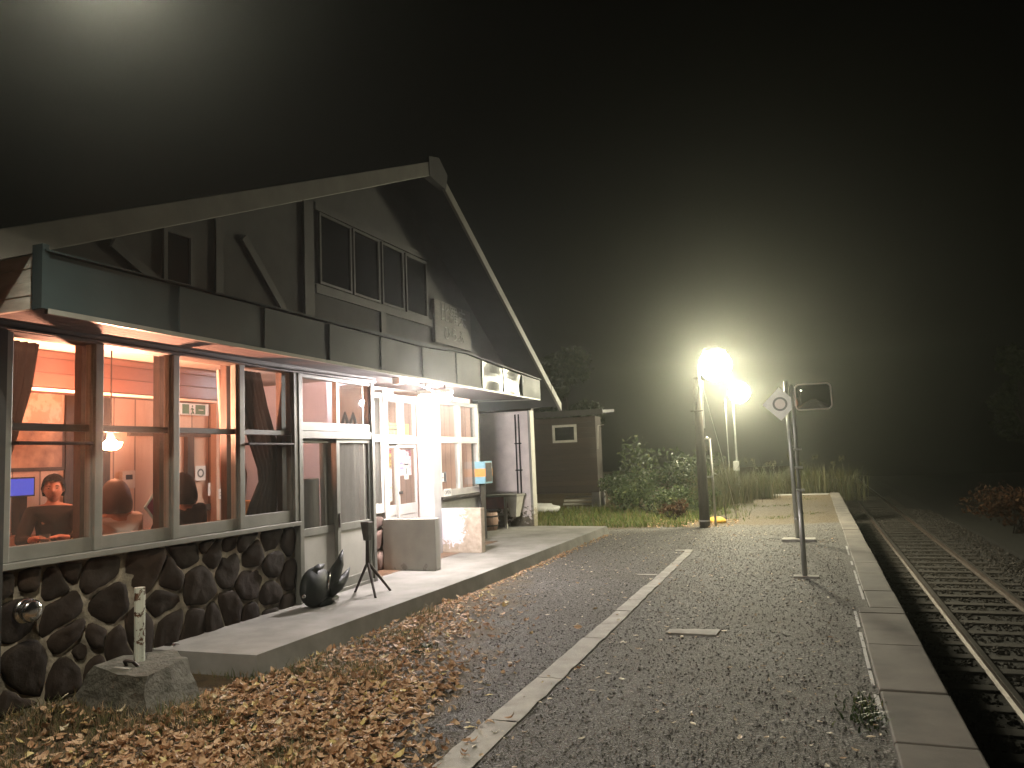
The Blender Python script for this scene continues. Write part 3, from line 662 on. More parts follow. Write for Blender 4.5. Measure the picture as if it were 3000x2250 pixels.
P(MB().box(-5.75, -5.60, 9.12, 10.42, 1.83, 1.93).box(-5.72, -5.61, 9.12, 10.42, 2.44, 2.54).box(-5.72, -5.62, 9.98, 10.03, 1.93, 2.44), 'entrance_header', WHITE, bevel=.004)
w = P(MB().box(-5.69, -5.64, 9.12, 9.15, 1.93, 2.44).box(-5.69, -5.64, 10.39, 10.42, 1.93, 2.44).box(-5.69, -5.645, 9.15, 10.39, 1.932, 1.955), 'entrance_transom', ALU_W)
P(MB().box(-5.667, -5.662, 9.15, 10.39, 1.956, 2.44), 'pane', GLASS, w)
for y0, y1, x in ((9.13, 9.90, -5.69), (9.84, 10.42, -5.65)):
    d = MB().box(x - .018, x + .016, y0, y0 + .05, .18, 1.83).box(x - .018, x + .016, y1 - .05, y1, .18, 1.83).box(x - .018, x + .016, y0 + .05, y1 - .05, .80, .95).box(x - .018, x + .016, y0 + .05, y1 - .05, 1.77, 1.83).box(x - .018, x + .016, y0 + .05, y1 - .05, .18, .28)
    dd = P(d, 'entrance_door', ALU_W, bevel=.003)
    P(MB().box(x - .003, x + .002, y0 + .05, y1 - .05, .95, 1.77), 'pane', GLASS, dd)
    P(MB().box(x - .008, x + .006, y0 + .05, y1 - .05, .28, .80), 'lower_panel', ALU_W, dd)
    if y0 > 9.6: P(MB().box(x + .016, x + .035, y0 + .01, y0 + .1, 1.10, 1.14), 'handle', IRON, dd, bevel=.004)
# porch side windows
for y0, y1 in ((10.68, 11.42), (11.42, 12.16)):
    w = P(MB().box(-5.45, -5.37, y0, y0 + .05, 1.0, 2.5).box(-5.45, -5.37, y1 - .05, y1, 1.0, 2.5).box(-5.45, -5.37, y0 + .05, y1 - .05, 1.0, 1.1).box(-5.45, -5.375, y0 + .05, y1 - .05, 1.83, 1.93).box(-5.45, -5.37, y0 + .05, y1 - .05, 2.44, 2.5), 'porch_window', ALU_W, bevel=.004)
    P(MB().box(-5.412, -5.407, y0 + .05, y1 - .05, 1.1, 2.44), 'pane', GLASS, w)
P(MB().box(-5.5, -5.34, 10.66, 12.2, .955, .995), 'window_sill', IRON, bevel=.004)
P(MB().box(-5.5, -5.40, 10.66, 12.2, .16, .955), 'wall_panel', ALU)
P(MB().box(-5.52, -5.395, 12.165, 12.26, .16, 2.52), 'corner_post', ALU, bevel=.006)
P(MB().box(-13, -5.52, 12.2, 12.3, .1, 2.6), 'side_wall', WOODD)
P(MB().tube([(-5.425, 12.30, .3), (-5.425, 12.30, 2.5)], .022, 8), 'downpipe', IRON)
# white end wall with pipes
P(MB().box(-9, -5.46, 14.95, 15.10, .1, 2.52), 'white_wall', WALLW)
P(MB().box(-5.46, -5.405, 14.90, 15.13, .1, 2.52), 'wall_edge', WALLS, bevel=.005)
P(MB().box(-9, -5.3, 12.32, 15.25, 2.665, 2.72), 'porch_roof', ROOF)
P(MB().box(-9, -5.36, 14.86, 15.0, 2.52, 2.665), 'porch_beam', WOODH, bevel=.005)
for x in (-5.66, -5.735):
    pp = P(MB().tube([(x, 14.90, .8), (x, 14.90, 2.45)], .016, 8), 'water_pipe', IRON)
    for z in (1.3, 1.85): P(MB().box(x - .03, x + .03, 14.885, 14.945, z - .012, z + .012), 'pipe_clip', IRON, pp)
# canopy
fa = []
top = [(3.28, 2.92), (8.2, 2.92), (8.9, 2.955), (9.4, 2.98), (10.2, 2.93), (11.4, 2.88), (12.42, 2.86)]
bot = [(12.42, 2.535), (9.5, 2.55), (6.0, 2.565), (3.28, 2.58)]
# fascia in separate metal sheets, slightly warped
mb = MB(); seams = [3.28, 4.35, 5.3, 6.25, 7.2, 8.15, 9.1, 9.95, 10.75, 11.55, 12.42]
def itp(tab, y):
    t = sorted(tab)
    for a, b in zip(t, t[1:]):
        if a[0] <= y <= b[0]: return a[1] + (b[1] - a[1]) * (y - a[0]) / (b[0] - a[0])
    return t[-1][1]
for k in range(len(seams) - 1):
    a, b = seams[k], seams[k + 1]; NX, NZ = 8, 6; warp = .006 if k < 7 else (.035 if k < 9 else .012); vs = []; off = .004 * (k % 2)
    for side in (0, 1):
        for i in range(NX + 1):
            y = a + (b - a) * i / NX
            for j in range(NZ + 1):
                z0, z1 = itp(bot, y), itp(top, y); z = z0 + (z1 - z0) * j / NZ; e = math.sin(math.pi * i / NX) * math.sin(math.pi * j / NZ)
                vs.append((-4.30 + off + (warp * e * (1 if k % 2 else -1) + warp * .6 * mn.noise((y * 2, z * 4, k)) - (.02 * (1 - j / NZ) if k == 8 else 0)) - .02 * side, y + (.004 if i == 0 else 0), z))
    n1 = (NX + 1) * (NZ + 1); fs = []
    for i in range(NX):
        for j in range(NZ): q = i * (NZ + 1) + j; fs += [(q, q + NZ + 1, q + NZ + 2, q + 1), (n1 + q, n1 + q + 1, n1 + q + NZ + 2, n1 + q + NZ + 1)]
    for i in range(NX): q = i * (NZ + 1); fs += [(q, n1 + q, n1 + q + NZ + 1, q + NZ + 1), (q + NZ, q + 2 * NZ + 1, n1 + q + 2 * NZ + 1, n1 + q + NZ)]
    for j in range(NZ): q = j; fs.append((q, q + 1, n1 + q + 1, n1 + q)); q = NX * (NZ + 1) + j; fs.append((q, n1 + q, n1 + q + 1, q + 1))
    mb = MB().add(vs, fs)
    if k: mb.box(-4.30, -4.285, a - .012, a + .012, itp(bot, a) + .004, itp(top, a) - .004)
    P(mb, 'fascia_sheet', DENT if k in (7, 8) else FASCIA)
P(MB().prism([(-5.5, 3.3, 2.60), (-4.33, 3.3, 2.585), (-4.33, 12.4, 2.545), (-5.5, 12.4, 2.60)], (0, 0, .02)), 'canopy_soffit', SOFFIT)
P(MB().prism([(-4.298, 3.3, 2.545), (-4.298, 12.42, 2.515), (-4.298, 12.42, 2.535), (-4.298, 3.3, 2.578)], (-.03, 0, 0)), 'soffit_trim', ALU)
P(MB().prism([(-4.27, 3.26, 2.925), (-4.27, 8.2, 2.925), (-4.27, 9.4, 2.985), (-4.27, 12.44, 2.865), (-5.02, 12.44, 2.98), (-5.02, 9.4, 3.04), (-5.02, 3.26, 3.03)], (0, 0, .012)), 'canopy_roof', FASCIA)
mb = MB()
for k in range(4): mb.prism([(-5.4, 3.262 - .004 * (k % 2), 2.58 + k * .085), (-4.375, 3.262 - .004 * (k % 2), 2.58 + k * .085), (-4.375, 3.262 - .004 * (k % 2), 2.662 + k * .085), (-5.4, 3.262 - .004 * (k % 2), 2.662 + k * .085)], (0, .03, 0))
P(mb, 'canopy_end_boards', SIDING)
P(MB().box(-4.372, -4.285, 3.245, 3.29, 2.57, 2.97), 'canopy_corner_trim', FASCIA)
# gable wall and roof
rid = (8.86, 5.36)
def zr(y): return rid[1] - .428 * (rid[0] - y) if y < rid[0] else rid[1] - .59 * (y - rid[0])
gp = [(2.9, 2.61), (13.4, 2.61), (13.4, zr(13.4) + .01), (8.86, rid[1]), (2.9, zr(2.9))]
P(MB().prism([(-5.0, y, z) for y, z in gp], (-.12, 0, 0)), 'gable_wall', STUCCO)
mb = MB()
def bar(mb, y0, z0, y1, z1, w, x=-4.975):
    d = Vector((0, y1 - y0, z1 - z0)).normalized(); n_ = Vector((0, -d.z, d.y)) * w / 2; a, b = Vector((x, y0, z0)), Vector((x, y1, z1)); mb.prism([a + n_, b + n_, b - n_, a - n_], (-.03, 0, 0))
for k, b in enumerate([(5.52, 3.0, 5.52, 3.86, .09), (5.85, 3.78, 6.6, 3.02, .08), (6.88, 3.0, 6.88, 4.46, .17), (4.35, 3.35, 4.85, 3.1, .08)]): mb = MB(); bar(mb, *b, x=-4.975 + .003 * k); P(mb, 'gable_timber', TIMBER)
for b, x in (((7.0, 4.44, 9.78, 4.46, .09), -4.965), ((7.0, 3.50, 9.78, 3.52, .10), -4.965), ((8.42, 3.0, 8.42, 3.46, .12), -4.968)): mb = MB(); bar(mb, *b, x=x); P(mb, 'gable_timber', TIMBER)
for y0, y1 in ((7.08, 7.72), (7.76, 8.36), (8.42, 8.98), (9.04, 9.66)):
    w = P(MB().box(-5.0, -4.972, y0, y0 + .03, 3.57, 4.39).box(-5.0, -4.972, y1 - .03, y1, 3.57, 4.39).box(-5.0, -4.972, y0 + .03, y1 - .03, 3.57, 3.6).box(-5.0, -4.972, y0 + .03, y1 - .03, 4.36, 4.39), 'gable_window', TIMBER)
    P(MB().box(-4.997, -4.99, y0 + .03, y1 - .03, 3.6, 4.36), 'pane', DARKGL, w)
w = P(MB().box(-5.0, -4.97, 4.86, 4.9, 3.14, 3.62).box(-5.0, -4.97, 5.16, 5.2, 3.14, 3.62).box(-5.0, -4.97, 4.9, 5.16, 3.14, 3.17).box(-5.0, -4.97, 4.9, 5.16, 3.59, 3.62), 'gable_window', TIMBER)
P(MB().box(-4.997, -4.99, 4.9, 5.16, 3.17, 3.59), 'pane', DARKGL, w)
def slope(mb, y0, z0, y1, z1, th, x0, x1):
    mb.prism([(x0, y0, z0), (x0, y1, z1), (x0, y1, z1 + th), (x0, y0, z0 + th)], (x1 - x0, 0, 0))
mb = MB(); slope(mb, 1.6, zr(1.6) + .01, 8.86, rid[1] + .01, .09, -4.43, -13); slope(mb, 8.86, rid[1] + .01, 13.75, zr(13.75) + .01, .09, -4.43, -13)
rf = P(mb, 'roof', ROOF)
mb = MB(); slope(mb, 1.6, zr(1.6) - .04, 8.75, zr(8.75) - .04, .19, -4.43, -4.385); P(mb, 'barge_board', BARGE, bevel=.006)
mb = MB(); slope(mb, 9.1, zr(9.1) - .01, 13.3, zr(13.3) - .01, .15, -4.43, -4.385); slope(mb, 13.31, zr(13.31) - .012, 13.86, zr(13.86) - .012, .15, -4.43, -4.38); P(mb, 'barge_board', BARGE, bevel=.006)
P(MB().prism([(-4.38, 8.66, 5.24), (-4.38, 9.14, 5.2), (-4.38, 9.2, 5.42), (-4.38, 8.95, 5.58), (-4.38, 8.66, 5.5)], (-.1, 0, 0)), 'ridge_cap', TIMBER)
P(MB().tube([(-4.42, 13.8, 2.55), (-4.9, 14.4, 2.55), (-5.38, 14.92, 2.56)], .012, 6), 'gutter_bracket', ALU)
P(MB().tube([(-5.1, 11.6, 2.5), (-4.7, 12.1, 2.52), (-4.32, 12.4, 2.535)], .008, 6), 'brace_wire', ALU)
# room behind the windows
P(MB().box(-8.1, -5.1, 2.9, 12.2, .1, .165), 'floor', FLOORW)
P(MB().box(-8.1, -5.05, 2.9, 12.2, 2.74, 2.8), 'ceiling', CEIL)
P(MB().box(-8.12, -8.0, 2.9, 9.2, .165, 2.74), 'back_wall', PANELW)
P(MB().box(-13, -5.0, 2.8, 2.9, 0, 3.0), 'side_wall', PANELW)
P(MB().box(-8.0, -5.62, 9.14, 9.2, .165, 2.74), 'partition_wall', PARTW)
P(MB().box(-7.2, -7.1, 9.2, 12.2, .165, 2.74), 'waiting_room_wall', PANELP)
P(MB().box(-7.1, -5.5, 12.14, 12.19, .165, 2.74), 'inner_wall', PANELX)
P(MB().box(-5.86, -5.47, 8.44, 8.5, .165, 2.74), 'partition_wall', PARTW)
P(MB().box(-6.95, -6.6, 2.95, 7.45, 2.36, 2.74), 'bulkhead', BULK, bevel=.03)
P(MB().box(-6.60, -6.585, 2.95, 7.40, 2.345, 2.372), 'bulkhead_trim', PLASTER)
P(MB().box(-7.96, -7.9, 7.2, 8.95, 2.02, 2.12), 'wall_rail', WOODD); P(MB().box(-7.98, -7.91, 8.15, 8.27, .165, 2.02), 'wall_post', WOODD)
P(MB().box(-7.98, -7.9, 8.45, 8.95, 1.0, 1.09), 'wall_rail', WOODD); P(MB().box(-7.9, -7.80, 8.57, 8.86, .165, 2.74), 'wall_post', PANELW)
P(MB().box(-7.98, -7.95, 6.35, 6.95, .165, 2.74), 'wall_post', WOODD)

# ------------------------------------------------------------------ things on and around the building
nb = thing('station_name_board', 'dark wooden name board with weathered characters on the gable', 'sign', (-4.97, 10.45, 3.3))
MB().box(-4.995, -4.955, 9.82, 11.08, 3.26, 3.90).build('board', BOARD, nb, bevel=.01)
for s_, z, sz in (('比羅夫', 3.72, .30), ('ひらふ', 3.43, .24)):
    textmesh('lettering', s_, sz, LETTER, nb, FACE_X(-4.952, 10.45, z))
pl = thing('porch_lamp', 'white fluorescent tube lamp glaring under the porch canopy', 'lamp', (-4.56, 8.99, 2.33))
MB().box(-4.80, -4.33, 8.93, 9.05, 2.42, 2.48).build('lamp_housing', WHITE, pl, bevel=.006)
for x in (-4.7, -4.42): MB().tube([(x, 8.99, 2.475), (x, 8.99, 2.575)], .008, 6).build('hanger', IRON, pl)
MB().tube([(-4.79, 8.99, 2.375), (-4.34, 8.99, 2.375)], .036, 8).build('tube', E_TUBE, pl)
jb = thing('junction_box', 'small white junction box beside the porch lamp', 'junction box', (-4.65, 8.2, 2.5))
MB().box(-4.7, -4.6, 8.12, 8.24, 2.5, 2.585).build('box', SMALLW, jb, bevel=.008)
MB().tube([(-4.65, 8.24, 2.53), (-4.62, 8.6, 2.535), (-4.56, 8.94, 2.46)], .007, 6).build('cable', SMALLW, jb)
bx = thing('meter_box', 'pale blue metal box with an orange band on the porch corner', 'metal box', (-5.3, 12.2, 1.14))
mb = MB(); mb.box(-5.40, -5.215, 12.03, 12.36, 1.14, 1.52); b_ = mb.build('case', BLUEP, bx, bevel=.006)
MB().box(-5.402, -5.212, 12.027, 12.362, 1.26, 1.395).build('band', ORANGEP, bx)
MB().box(-5.213, -5.209, 12.06, 12.33, 1.17, 1.49).build('door', IRON, bx); MB().box(-5.36, -5.33, 12.1, 12.3, .2, 1.14).build('conduit', IRON, bx)
# low concrete screen walls
tag(MB().box(-5.36, -4.59, 8.92, 9.06, .16, .82).build('low_wall', LW1, bevel=.008), 'low grey rendered wall before the entrance, nearer the tripod', 'low wall', 'low walls beside the entrance')
tag(MB().box(-5.42, -4.73, 10.70, 10.84, .16, .825).build('low_wall', LW2, bevel=.008), 'low wall with peeling lilac white paint under the porch window', 'low wall', 'low walls beside the entrance')
# posters and notices
def poster(name, label, cat, x, y0, y1, z0, z1, mat, bits=(), group=None):
    o = MB().box(x - .003, x, y0, y1, z0, z1).build(name, mat); o['label'] = label; o['category'] = cat
    if group: o['group'] = group
    for (u0, u1, v0, v1, m_, nm) in bits:
        MB().box(x, x + .0015, y0 + (y1 - y0) * u0, y0 + (y1 - y0) * u1, z0 + (z1 - z0) * v0, z0 + (z1 - z0) * v1).build(nm, m_, o)
    return o
GP = 'posters behind the entrance door glass'
lines = lambda n, a, b, m_=INK: [(.12, .12 + rnd.uniform(.4, .75), a + (b - a) * k / n, a + (b - a) * (k + .35) / n, m_, 'print_line') for k in range(n)]
poster('poster', 'pink and white poster high on the right door glass', 'poster', -5.70, 9.94, 10.36, 1.36, 1.755, PPINK, [(.0, .38, .42, .5, INKB, 'print_line'), (.1, .4, .25, .32, INKB, 'print_line'), (.82, .98, .72, .98, MAROON, 'print_block'), (.6, .9, .9, .97, MAROON, 'print_line')], GP)
poster('poster', 'white paper overlapping the pink poster', 'poster', -5.695, 10.13, 10.26, 1.30, 1.52, PAPER, [(.05, .95, .95, 1.06, INK, 'print_block'), (.45, .6, .35, .75, INK, 'print_line'), (.4, .7, .2, .25, INK, 'print_line')], GP)
poster('poster', 'brown and gold picture poster on the left door glass', 'poster', -5.74, 9.70, 9.84, 1.50, 1.74, PDARK, [(0, 1, .82, 1, MAROON, 'print_block')], GP)
poster('poster', 'tall white price notice under the brown poster', 'poster', -5.74, 9.69, 9.84, 1.0, 1.47, PAPER, lines(7, .1, .8, PYEL) + [(.1, .9, .88, .91, INKB, 'print_line')], GP)
poster('banner', 'yellow banner behind the glass above the entrance doors', 'banner', -5.71, 9.55, 10.33, 1.95, 2.13, PYEL, [(.05, .6, .45, .56, INK, 'print_line'), (.05, .9, .82, .86, INK, 'print_line'), (.62, .9, .2, .25, INK, 'print_line')])
op = poster('open_sign', 'small white card reading OPEN in the porch window', 'sign', -5.365, 10.76, 11.02, 1.0, 1.12, PAPER)
textmesh('lettering', 'OPEN', .085, INK, op, FACE_X(-5.363, 10.89, 1.06), .001)
poster('notice', 'small framed notice above the OPEN card', 'notice', -5.40, 10.75, 10.93, 1.22, 1.38, PAPER, [(0, 1, 0, .08, INK, 'edge_line'), (0, 1, .92, 1, INK, 'edge_line'), (.5, .95, .1, .9, INK, 'print_block'), (.1, .4, .4, .5, INK, 'print_line')])
# things in the waiting room
rc = thing('traffic_cone', 'orange cone with a white collar inside the porch window', 'cone', (-6.0, 11.75, .165))
MB().lathe((-6.0, 11.75, .165), [(.17, 0), (.17, .03), (.12, .035), (.035, 1.32), (.0, 1.33)], 14).build('body', ORANGEP, rc); MB().lathe((-6.0, 11.75, 1.1), [(.062, 0), (.055, .2)], 14).build('collar', SMALLW, rc)
bn = thing('bench', 'wooden bench against the pink waiting room wall', 'bench', (-6.8, 11.2, .165))
MB().box(-7.05, -6.65, 10.4, 12.0, .58, .62).build('seat', TABLE, bn, bevel=.008)
for y in (10.5, 11.9): MB().box(-7.0, -6.7, y - .03, y + .03, .165, .58).build('leg', TABLE, bn)
MB().box(-7.09, -7.06, 10.4, 12.0, .85, 1.15).build('backrest', TABLE, bn, bevel=.008)
it = thing('added_inner_lamp', 'added fluorescent ceiling lamp inside behind the tall doors', 'lamp', (-5.75, 8.1, 2.7))
MB().box(-5.8, -5.7, 7.85, 8.35, 2.70, 2.74).build('lamp_housing', WHITE, it); MB().tube([(-5.75, 7.87, 2.675), (-5.75, 8.33, 2.675)], .02, 8).build('tube', E_ADDED_INNER, it)  # added source, brightens the pale partition seen through the transom
wl = thing('added_ceiling_lamp', 'added fluorescent ceiling lamp in the waiting room behind the porch windows', 'lamp', (-6.5, 10.7, 2.7))
MB().box(-6.55, -6.45, 10.2, 11.2, 2.69, 2.74).build('lamp_housing', WHITE, wl); MB().tube([(-6.5, 10.25, 2.66), (-6.5, 11.15, 2.66)], .02, 8).build('tube', E_ADDED_WAITING, wl)  # added source, brightens the panelling behind the porch windows
ct = thing('cat_ornament', 'grey ornament with two pointed ear arches in the transom window', 'ornament', (-5.14, 7.85, 2.02))
for y, h in ((7.76, .15), (7.93, .15)):
    MB().tube([(-5.14, y - .06, 2.02), (-5.14, y - .035, 2.09), (-5.14, y, 2.02 + h), (-5.14, y + .035, 2.09), (-5.14, y + .06, 2.02)], [.02, .018, .012, .018, .02], 8).build('ear', IRON, ct)
MB().box(-5.17, -5.1, 7.66, 8.02, 2.005, 2.03).build('base', IRON, ct)
# screens of cloth behind the tall doors
def curtain(label, x, prof, mat, group, folds=7, seed=0, sub=None):
    """prof: (z, y0, y1); a folded cloth with front and back"""
    r = random.Random(seed); vs, fs = [], []; n = folds * 6
    zs = []
    for (a, b) in zip(prof, prof[1:]):
        for t in range(5): zs.append(tuple(a[i] + (b[i] - a[i]) * t / 5 for i in range(3)))
    zs.append(prof[-1])
    for z, y0, y1 in zs:
        amp = .028 + .012 * mn.noise((z * 2, seed, 0))
        for side in (0, 1):
            for k in range(n + 1):
                u = k / n; ph = u * folds * 2 * math.pi + .6 * mn.noise((u * 3, z * 1.5, seed)); vs.append((x + amp * math.sin(ph) - .006 * side, y0 + (y1 - y0) * u, z))
    m = n + 1
    for i in range(len(zs) - 1):
        a, b = i * 2 * m, (i + 1) * 2 * m
        for k in range(n): fs += [(a + k, a + k + 1, b + k + 1, b + k), (a + m + k + 1, a + m + k, b + m + k, b + m + k + 1)]
        fs += [(a, b, b + m, a + m), (a + n, a + m + n, b + m + n, b + n)]
    mb = MB().add(vs, fs); o = mb.build('curtain', mat, smooth=True); tag(o, label, 'curtain', group); return o
GC = 'curtains at the big windows'
curtain('brown curtain gathered at the left end beside the seated man', -5.20, [(2.52, 3.55, 3.93), (2.2, 3.55, 3.88), (1.85, 3.55, 3.78), (1.5, 3.55, 3.66), (1.2, 3.55, 3.62), (1.02, 3.55, 3.62)], CURT, GC, 6, 3)
curtain('brown curtain drawn in the window beside the tall doors', -5.20, [(2.52, 5.98, 6.34), (2.2, 6.02, 6.44), (1.85, 6.14, 6.58), (1.55, 6.28, 6.60), (1.42, 6.30, 6.58), (1.2, 6.16, 6.58), (1.02, 6.08, 6.58)], CURT, GC, 6, 5)
curtain('pink curtain hanging behind the brown one by the tall doors', -5.32, [(2.52, 5.86, 6.05), (1.9, 5.9, 6.15), (1.5, 5.9, 6.28), (1.02, 5.95, 6.2)], CURT_P, GC, 5, 8)
curtain('grey curtain closed behind the right sliding door', -5.16, [(1.86, 7.28, 8.08), (1.2, 7.28, 8.08), (.3, 7.28, 8.08)], CURT_G, GC, 4, 9)
tag(MB().box(-5.20, -5.16, 6.68, 7.26, .3, 1.42).build('folding_screen', CURT_G, bevel=.01), 'plain grey screen standing behind the left sliding door', 'screen')
# cafe contents
pd = thing('pendant_lamp', 'glowing round pendant lamp hanging above the table', 'lamp', (-5.91, 5.17, 2.74))
MB().lathe((-5.91, 5.17, 1.84), [(.0, -.075), (.05, -.068), (.085, -.04), (.098, 0), (.094, 0), (.081, -.036), (.048, -.062), (.0, -.069)], 20, cap=False).build('glowing_bowl', E_BOWL, pd, smooth=True)
MB().ball((-5.91, 5.17, 1.832), (.055, .055, .034), 12, 6).build('bulb', E_PEND, pd); MB().tube([(-5.91, 5.17, 1.89), (-5.91, 5.17, 2.74)], .006, 6).build('cord', IRON, pd)
MB().lathe((-5.91, 5.17, 1.862), [(.03, 0), (.035, .06), (.0, .065)], 10).build('holder', IRON, pd)
tb = thing('table', 'wooden cafe table set against the window', 'table', (-5.5, 4.2, .165))
MB().box(-6.2, -5.14, 3.85, 4.68, .94, .98).build('tabletop', TABLE, tb, bevel=.01)
for x, y in ((-6.14, 3.92), (-5.2, 3.92), (-6.14, 4.6), (-5.2, 4.6)): MB().box(x - .03, x + .03, y - .03, y + .03, .165, .94).build('leg', TABLE, tb)
cup = MB().lathe((-5.36, 4.12, .98), [(.034, 0), (.036, .13), (.038, .15), (.033, .15), (.031, .01), (0, .01)], 14).build('glass_cup', GLASS, smooth=True); tag(cup, 'clear drinking glass on the table before the man', 'glass')
tag(MB().lathe((-5.42, 4.34, .98), [(.05, 0), (.062, .05), (.058, .05), (.045, .01), (0, .01)], 14).build('bowl', SMALLW, smooth=True), 'small pale bowl beside the drinking glass', 'bowl')
tag(MB().prism([(-5.25, 4.18, .98), (-5.25, 4.38, .98), (-5.25, 4.36, 1.17), (-5.25, 4.30, 1.10), (-5.25, 4.2, 1.05)], (-.03, .01, 0)).build('menu_card', PYEL, bevel=.003), 'folded yellow menu card on the table by the glass', 'menu card')
tag(MB().prism([(-5.17, 5.0, .98), (-5.17, 5.1, .98), (-5.17, 5.08, 1.09), (-5.17, 5.03, 1.11)], (-.06, 0, 0)).build('yellow_packet', PYEL), 'yellow packet under the maroon pennant', 'packet')
pn = thing('pennant', 'maroon diamond pennant with a pale border near the middle window', 'pennant', (-5.2, 5.0, .98))
def diam(mb, x, y, z, s_, d): mb.prism([(x, y, z - s_), (x, y + s_ * .85, z), (x, y, z + s_), (x, y - s_ * .85, z)], (d, 0, 0))
mb = MB(); diam(mb, -5.2, 5.00, 1.27, .135, -.012); mb.build('border', SMALLW, pn); mb = MB(); diam(mb, -5.197, 5.00, 1.27, .112, .002); mb.build('cloth', MAROON, pn); MB().tube([(-5.206, 5.00, .98), (-5.206, 5.00, 1.15)], .008, 6).build('stand', IRON, pn)
sh = thing('shelf_unit', 'low shelf under the window sill holding the pennant and packet', 'shelf', (-5.2, 5.18, .165))
MB().box(-5.30, -5.12, 5.0, 5.36, .95, .98).build('shelf_top', TABLE, sh)
for y in (5.02, 5.34): MB().box(-5.28, -5.14, y - .015, y + .015, .165, .95).build('side_panel', TABLE, sh)
tag(MB().box(-6.25, -6.0, 7.02, 7.32, .165, 1.19).build('orange_crate', ORANGEP, bevel=.01), 'tall orange box behind the brown curtain by the doors', 'box')
tv = thing('monitor', 'blue glowing screen behind the seated man', 'monitor', (-7.6, 5.5, 1.3))
MB().box(-7.64, -7.6, 5.40, 5.72, 1.36, 1.56).build('casing', IRON, tv); MB().box(-7.599, -7.596, 5.415, 5.705, 1.375, 1.545).build('display', E_SCREEN, tv); MB().box(-7.66, -7.55, 5.52, 5.60, .98, 1.36).build('stand', IRON, tv)
sb = thing('sideboard', 'wooden sideboard along the back wall under the monitor', 'sideboard', (-7.7, 5.6, .165))
MB().box(-7.95, -7.4, 4.9, 6.2, .165, .98).build('cabinet', TABLE, sb, bevel=.01); MB().box(-7.395, -7.39, 5.54, 5.56, .2, .95).build('door_gap', IRON, sb)
ex = thing('exit_sign', 'green emergency exit sign with a running figure', 'exit sign', (-7.85, 8.25, 2.3))
MB().box(-7.9, -7.84, 7.95, 8.47, 2.31, 2.48).build('casing', SMALLW, ex, bevel=.006); MB().box(-7.839, -7.836, 7.98, 8.40, 2.325, 2.455).build('panel', GREENS, ex); MB().box(-7.835, -7.833, 8.10, 8.21, 2.328, 2.452).build('white_field', SMALLW, ex)
MB().tube([(-7.83, 8.14, 2.32), (-7.83, 8.155, 2.37), (-7.83, 8.15, 2.41)], .009, 6).tube([(-7.83, 8.18, 2.33), (-7.83, 8.155, 2.37)], .008, 6).ball((-7.83, 8.153, 2.432), .012, 8, 6).tube([(-7.83, 8.125, 2.385), (-7.83, 8.15, 2.405), (-7.83, 8.178, 2.385)], .007, 6).build('running_figure', GREENS, ex)
MB().box(-7.835, -7.833, 8.27, 8.36, 2.38, 2.39).build('arrow', SMALLW, ex)
wm = thing('wall_phone', 'beige wall unit with a dark display above the woman', 'wall unit', (-7.93, 7.25, 1.4)); MB().box(-7.98, -7.92, 7.1, 7.3, 1.37, 1.59).build('case', PLASTER, wm, bevel=.01); MB().box(-7.919, -7.916, 7.15, 7.25, 1.48, 1.54).build('display', INK, wm)
GQ = 'notices on the back wall'
poster('notice', 'pale notice with a blue grey ring on the back wall', 'notice', -7.905, 8.285, 8.475, 1.42, 1.62, PAPER, [], GQ)
o = MB().lathe((-7.903, 8.38, 1.52), [(.038, 0), (.062, 0), (.062, .002), (.038, .002), (.038, 0)], 20, (1, 0, 0), False).build('ring_mark', SIGNG); tag(o, 'ring printed on the pale notice', 'mark'); o.parent = bpy.data.objects['notice.001']; o.location = Vector(o.location) - WL(o.parent); del o['category']
poster('notice', 'narrow white notice right of the ring notice', 'notice', -7.90, 8.515, 8.56, 1.2, 1.38, PAPER, [], GQ)
poster('notice', 'wide white notice on the wall post at right', 'notice', -7.79, 8.60, 8.82, 1.15, 1.29, PAPER, [(.1, .9, .3, .36, INK, 'print_line'), (.1, .8, .6, .66, INK, 'print_line')], GQ)
wr = thing('wall_ornament', 'red and white hanging ornament on the wall post', 'ornament', (-7.77, 8.66, 1.5)); MB().ball((-7.77, 8.66, 1.64), (.02, .045, .055), 10, 6).build('red_knot', ORANGEP, wr); MB().ball((-7.77, 8.66, 1.48), (.015, .035, .035), 10, 6).build('white_charm', SMALLW, wr); MB().tube([(-7.77, 8.66, 1.5), (-7.77, 8.66, 1.62)], .005, 6).build('string', INK, wr)
pic = thing('picture', 'brown landscape picture on the wall behind the man', 'picture', (-7.95, 6.0, 1.6)); MB().box(-7.99, -7.96, 5.5, 6.35, 1.62, 2.1).build('frame', WOODD, pic); MB().box(-7.959, -7.957, 5.54, 6.31, 1.66, 2.06).build('canvas', M('picture_print', (.45, .26, .15), (.16, .08, .05), 4, .5, 0, 0), pic)
pic2 = thing('poster', 'pale poster with a curving shape high on the back wall', 'poster', (-7.95, 5.9, 2.15)); MB().box(-7.99, -7.96, 5.6, 6.3, 2.16, 2.5).build('sheet', M('poster_print', (.50, .30, .2), (.62, .45, .33), 3.2, .5, 0, 0, lo=.48, hi=.52), pic2)

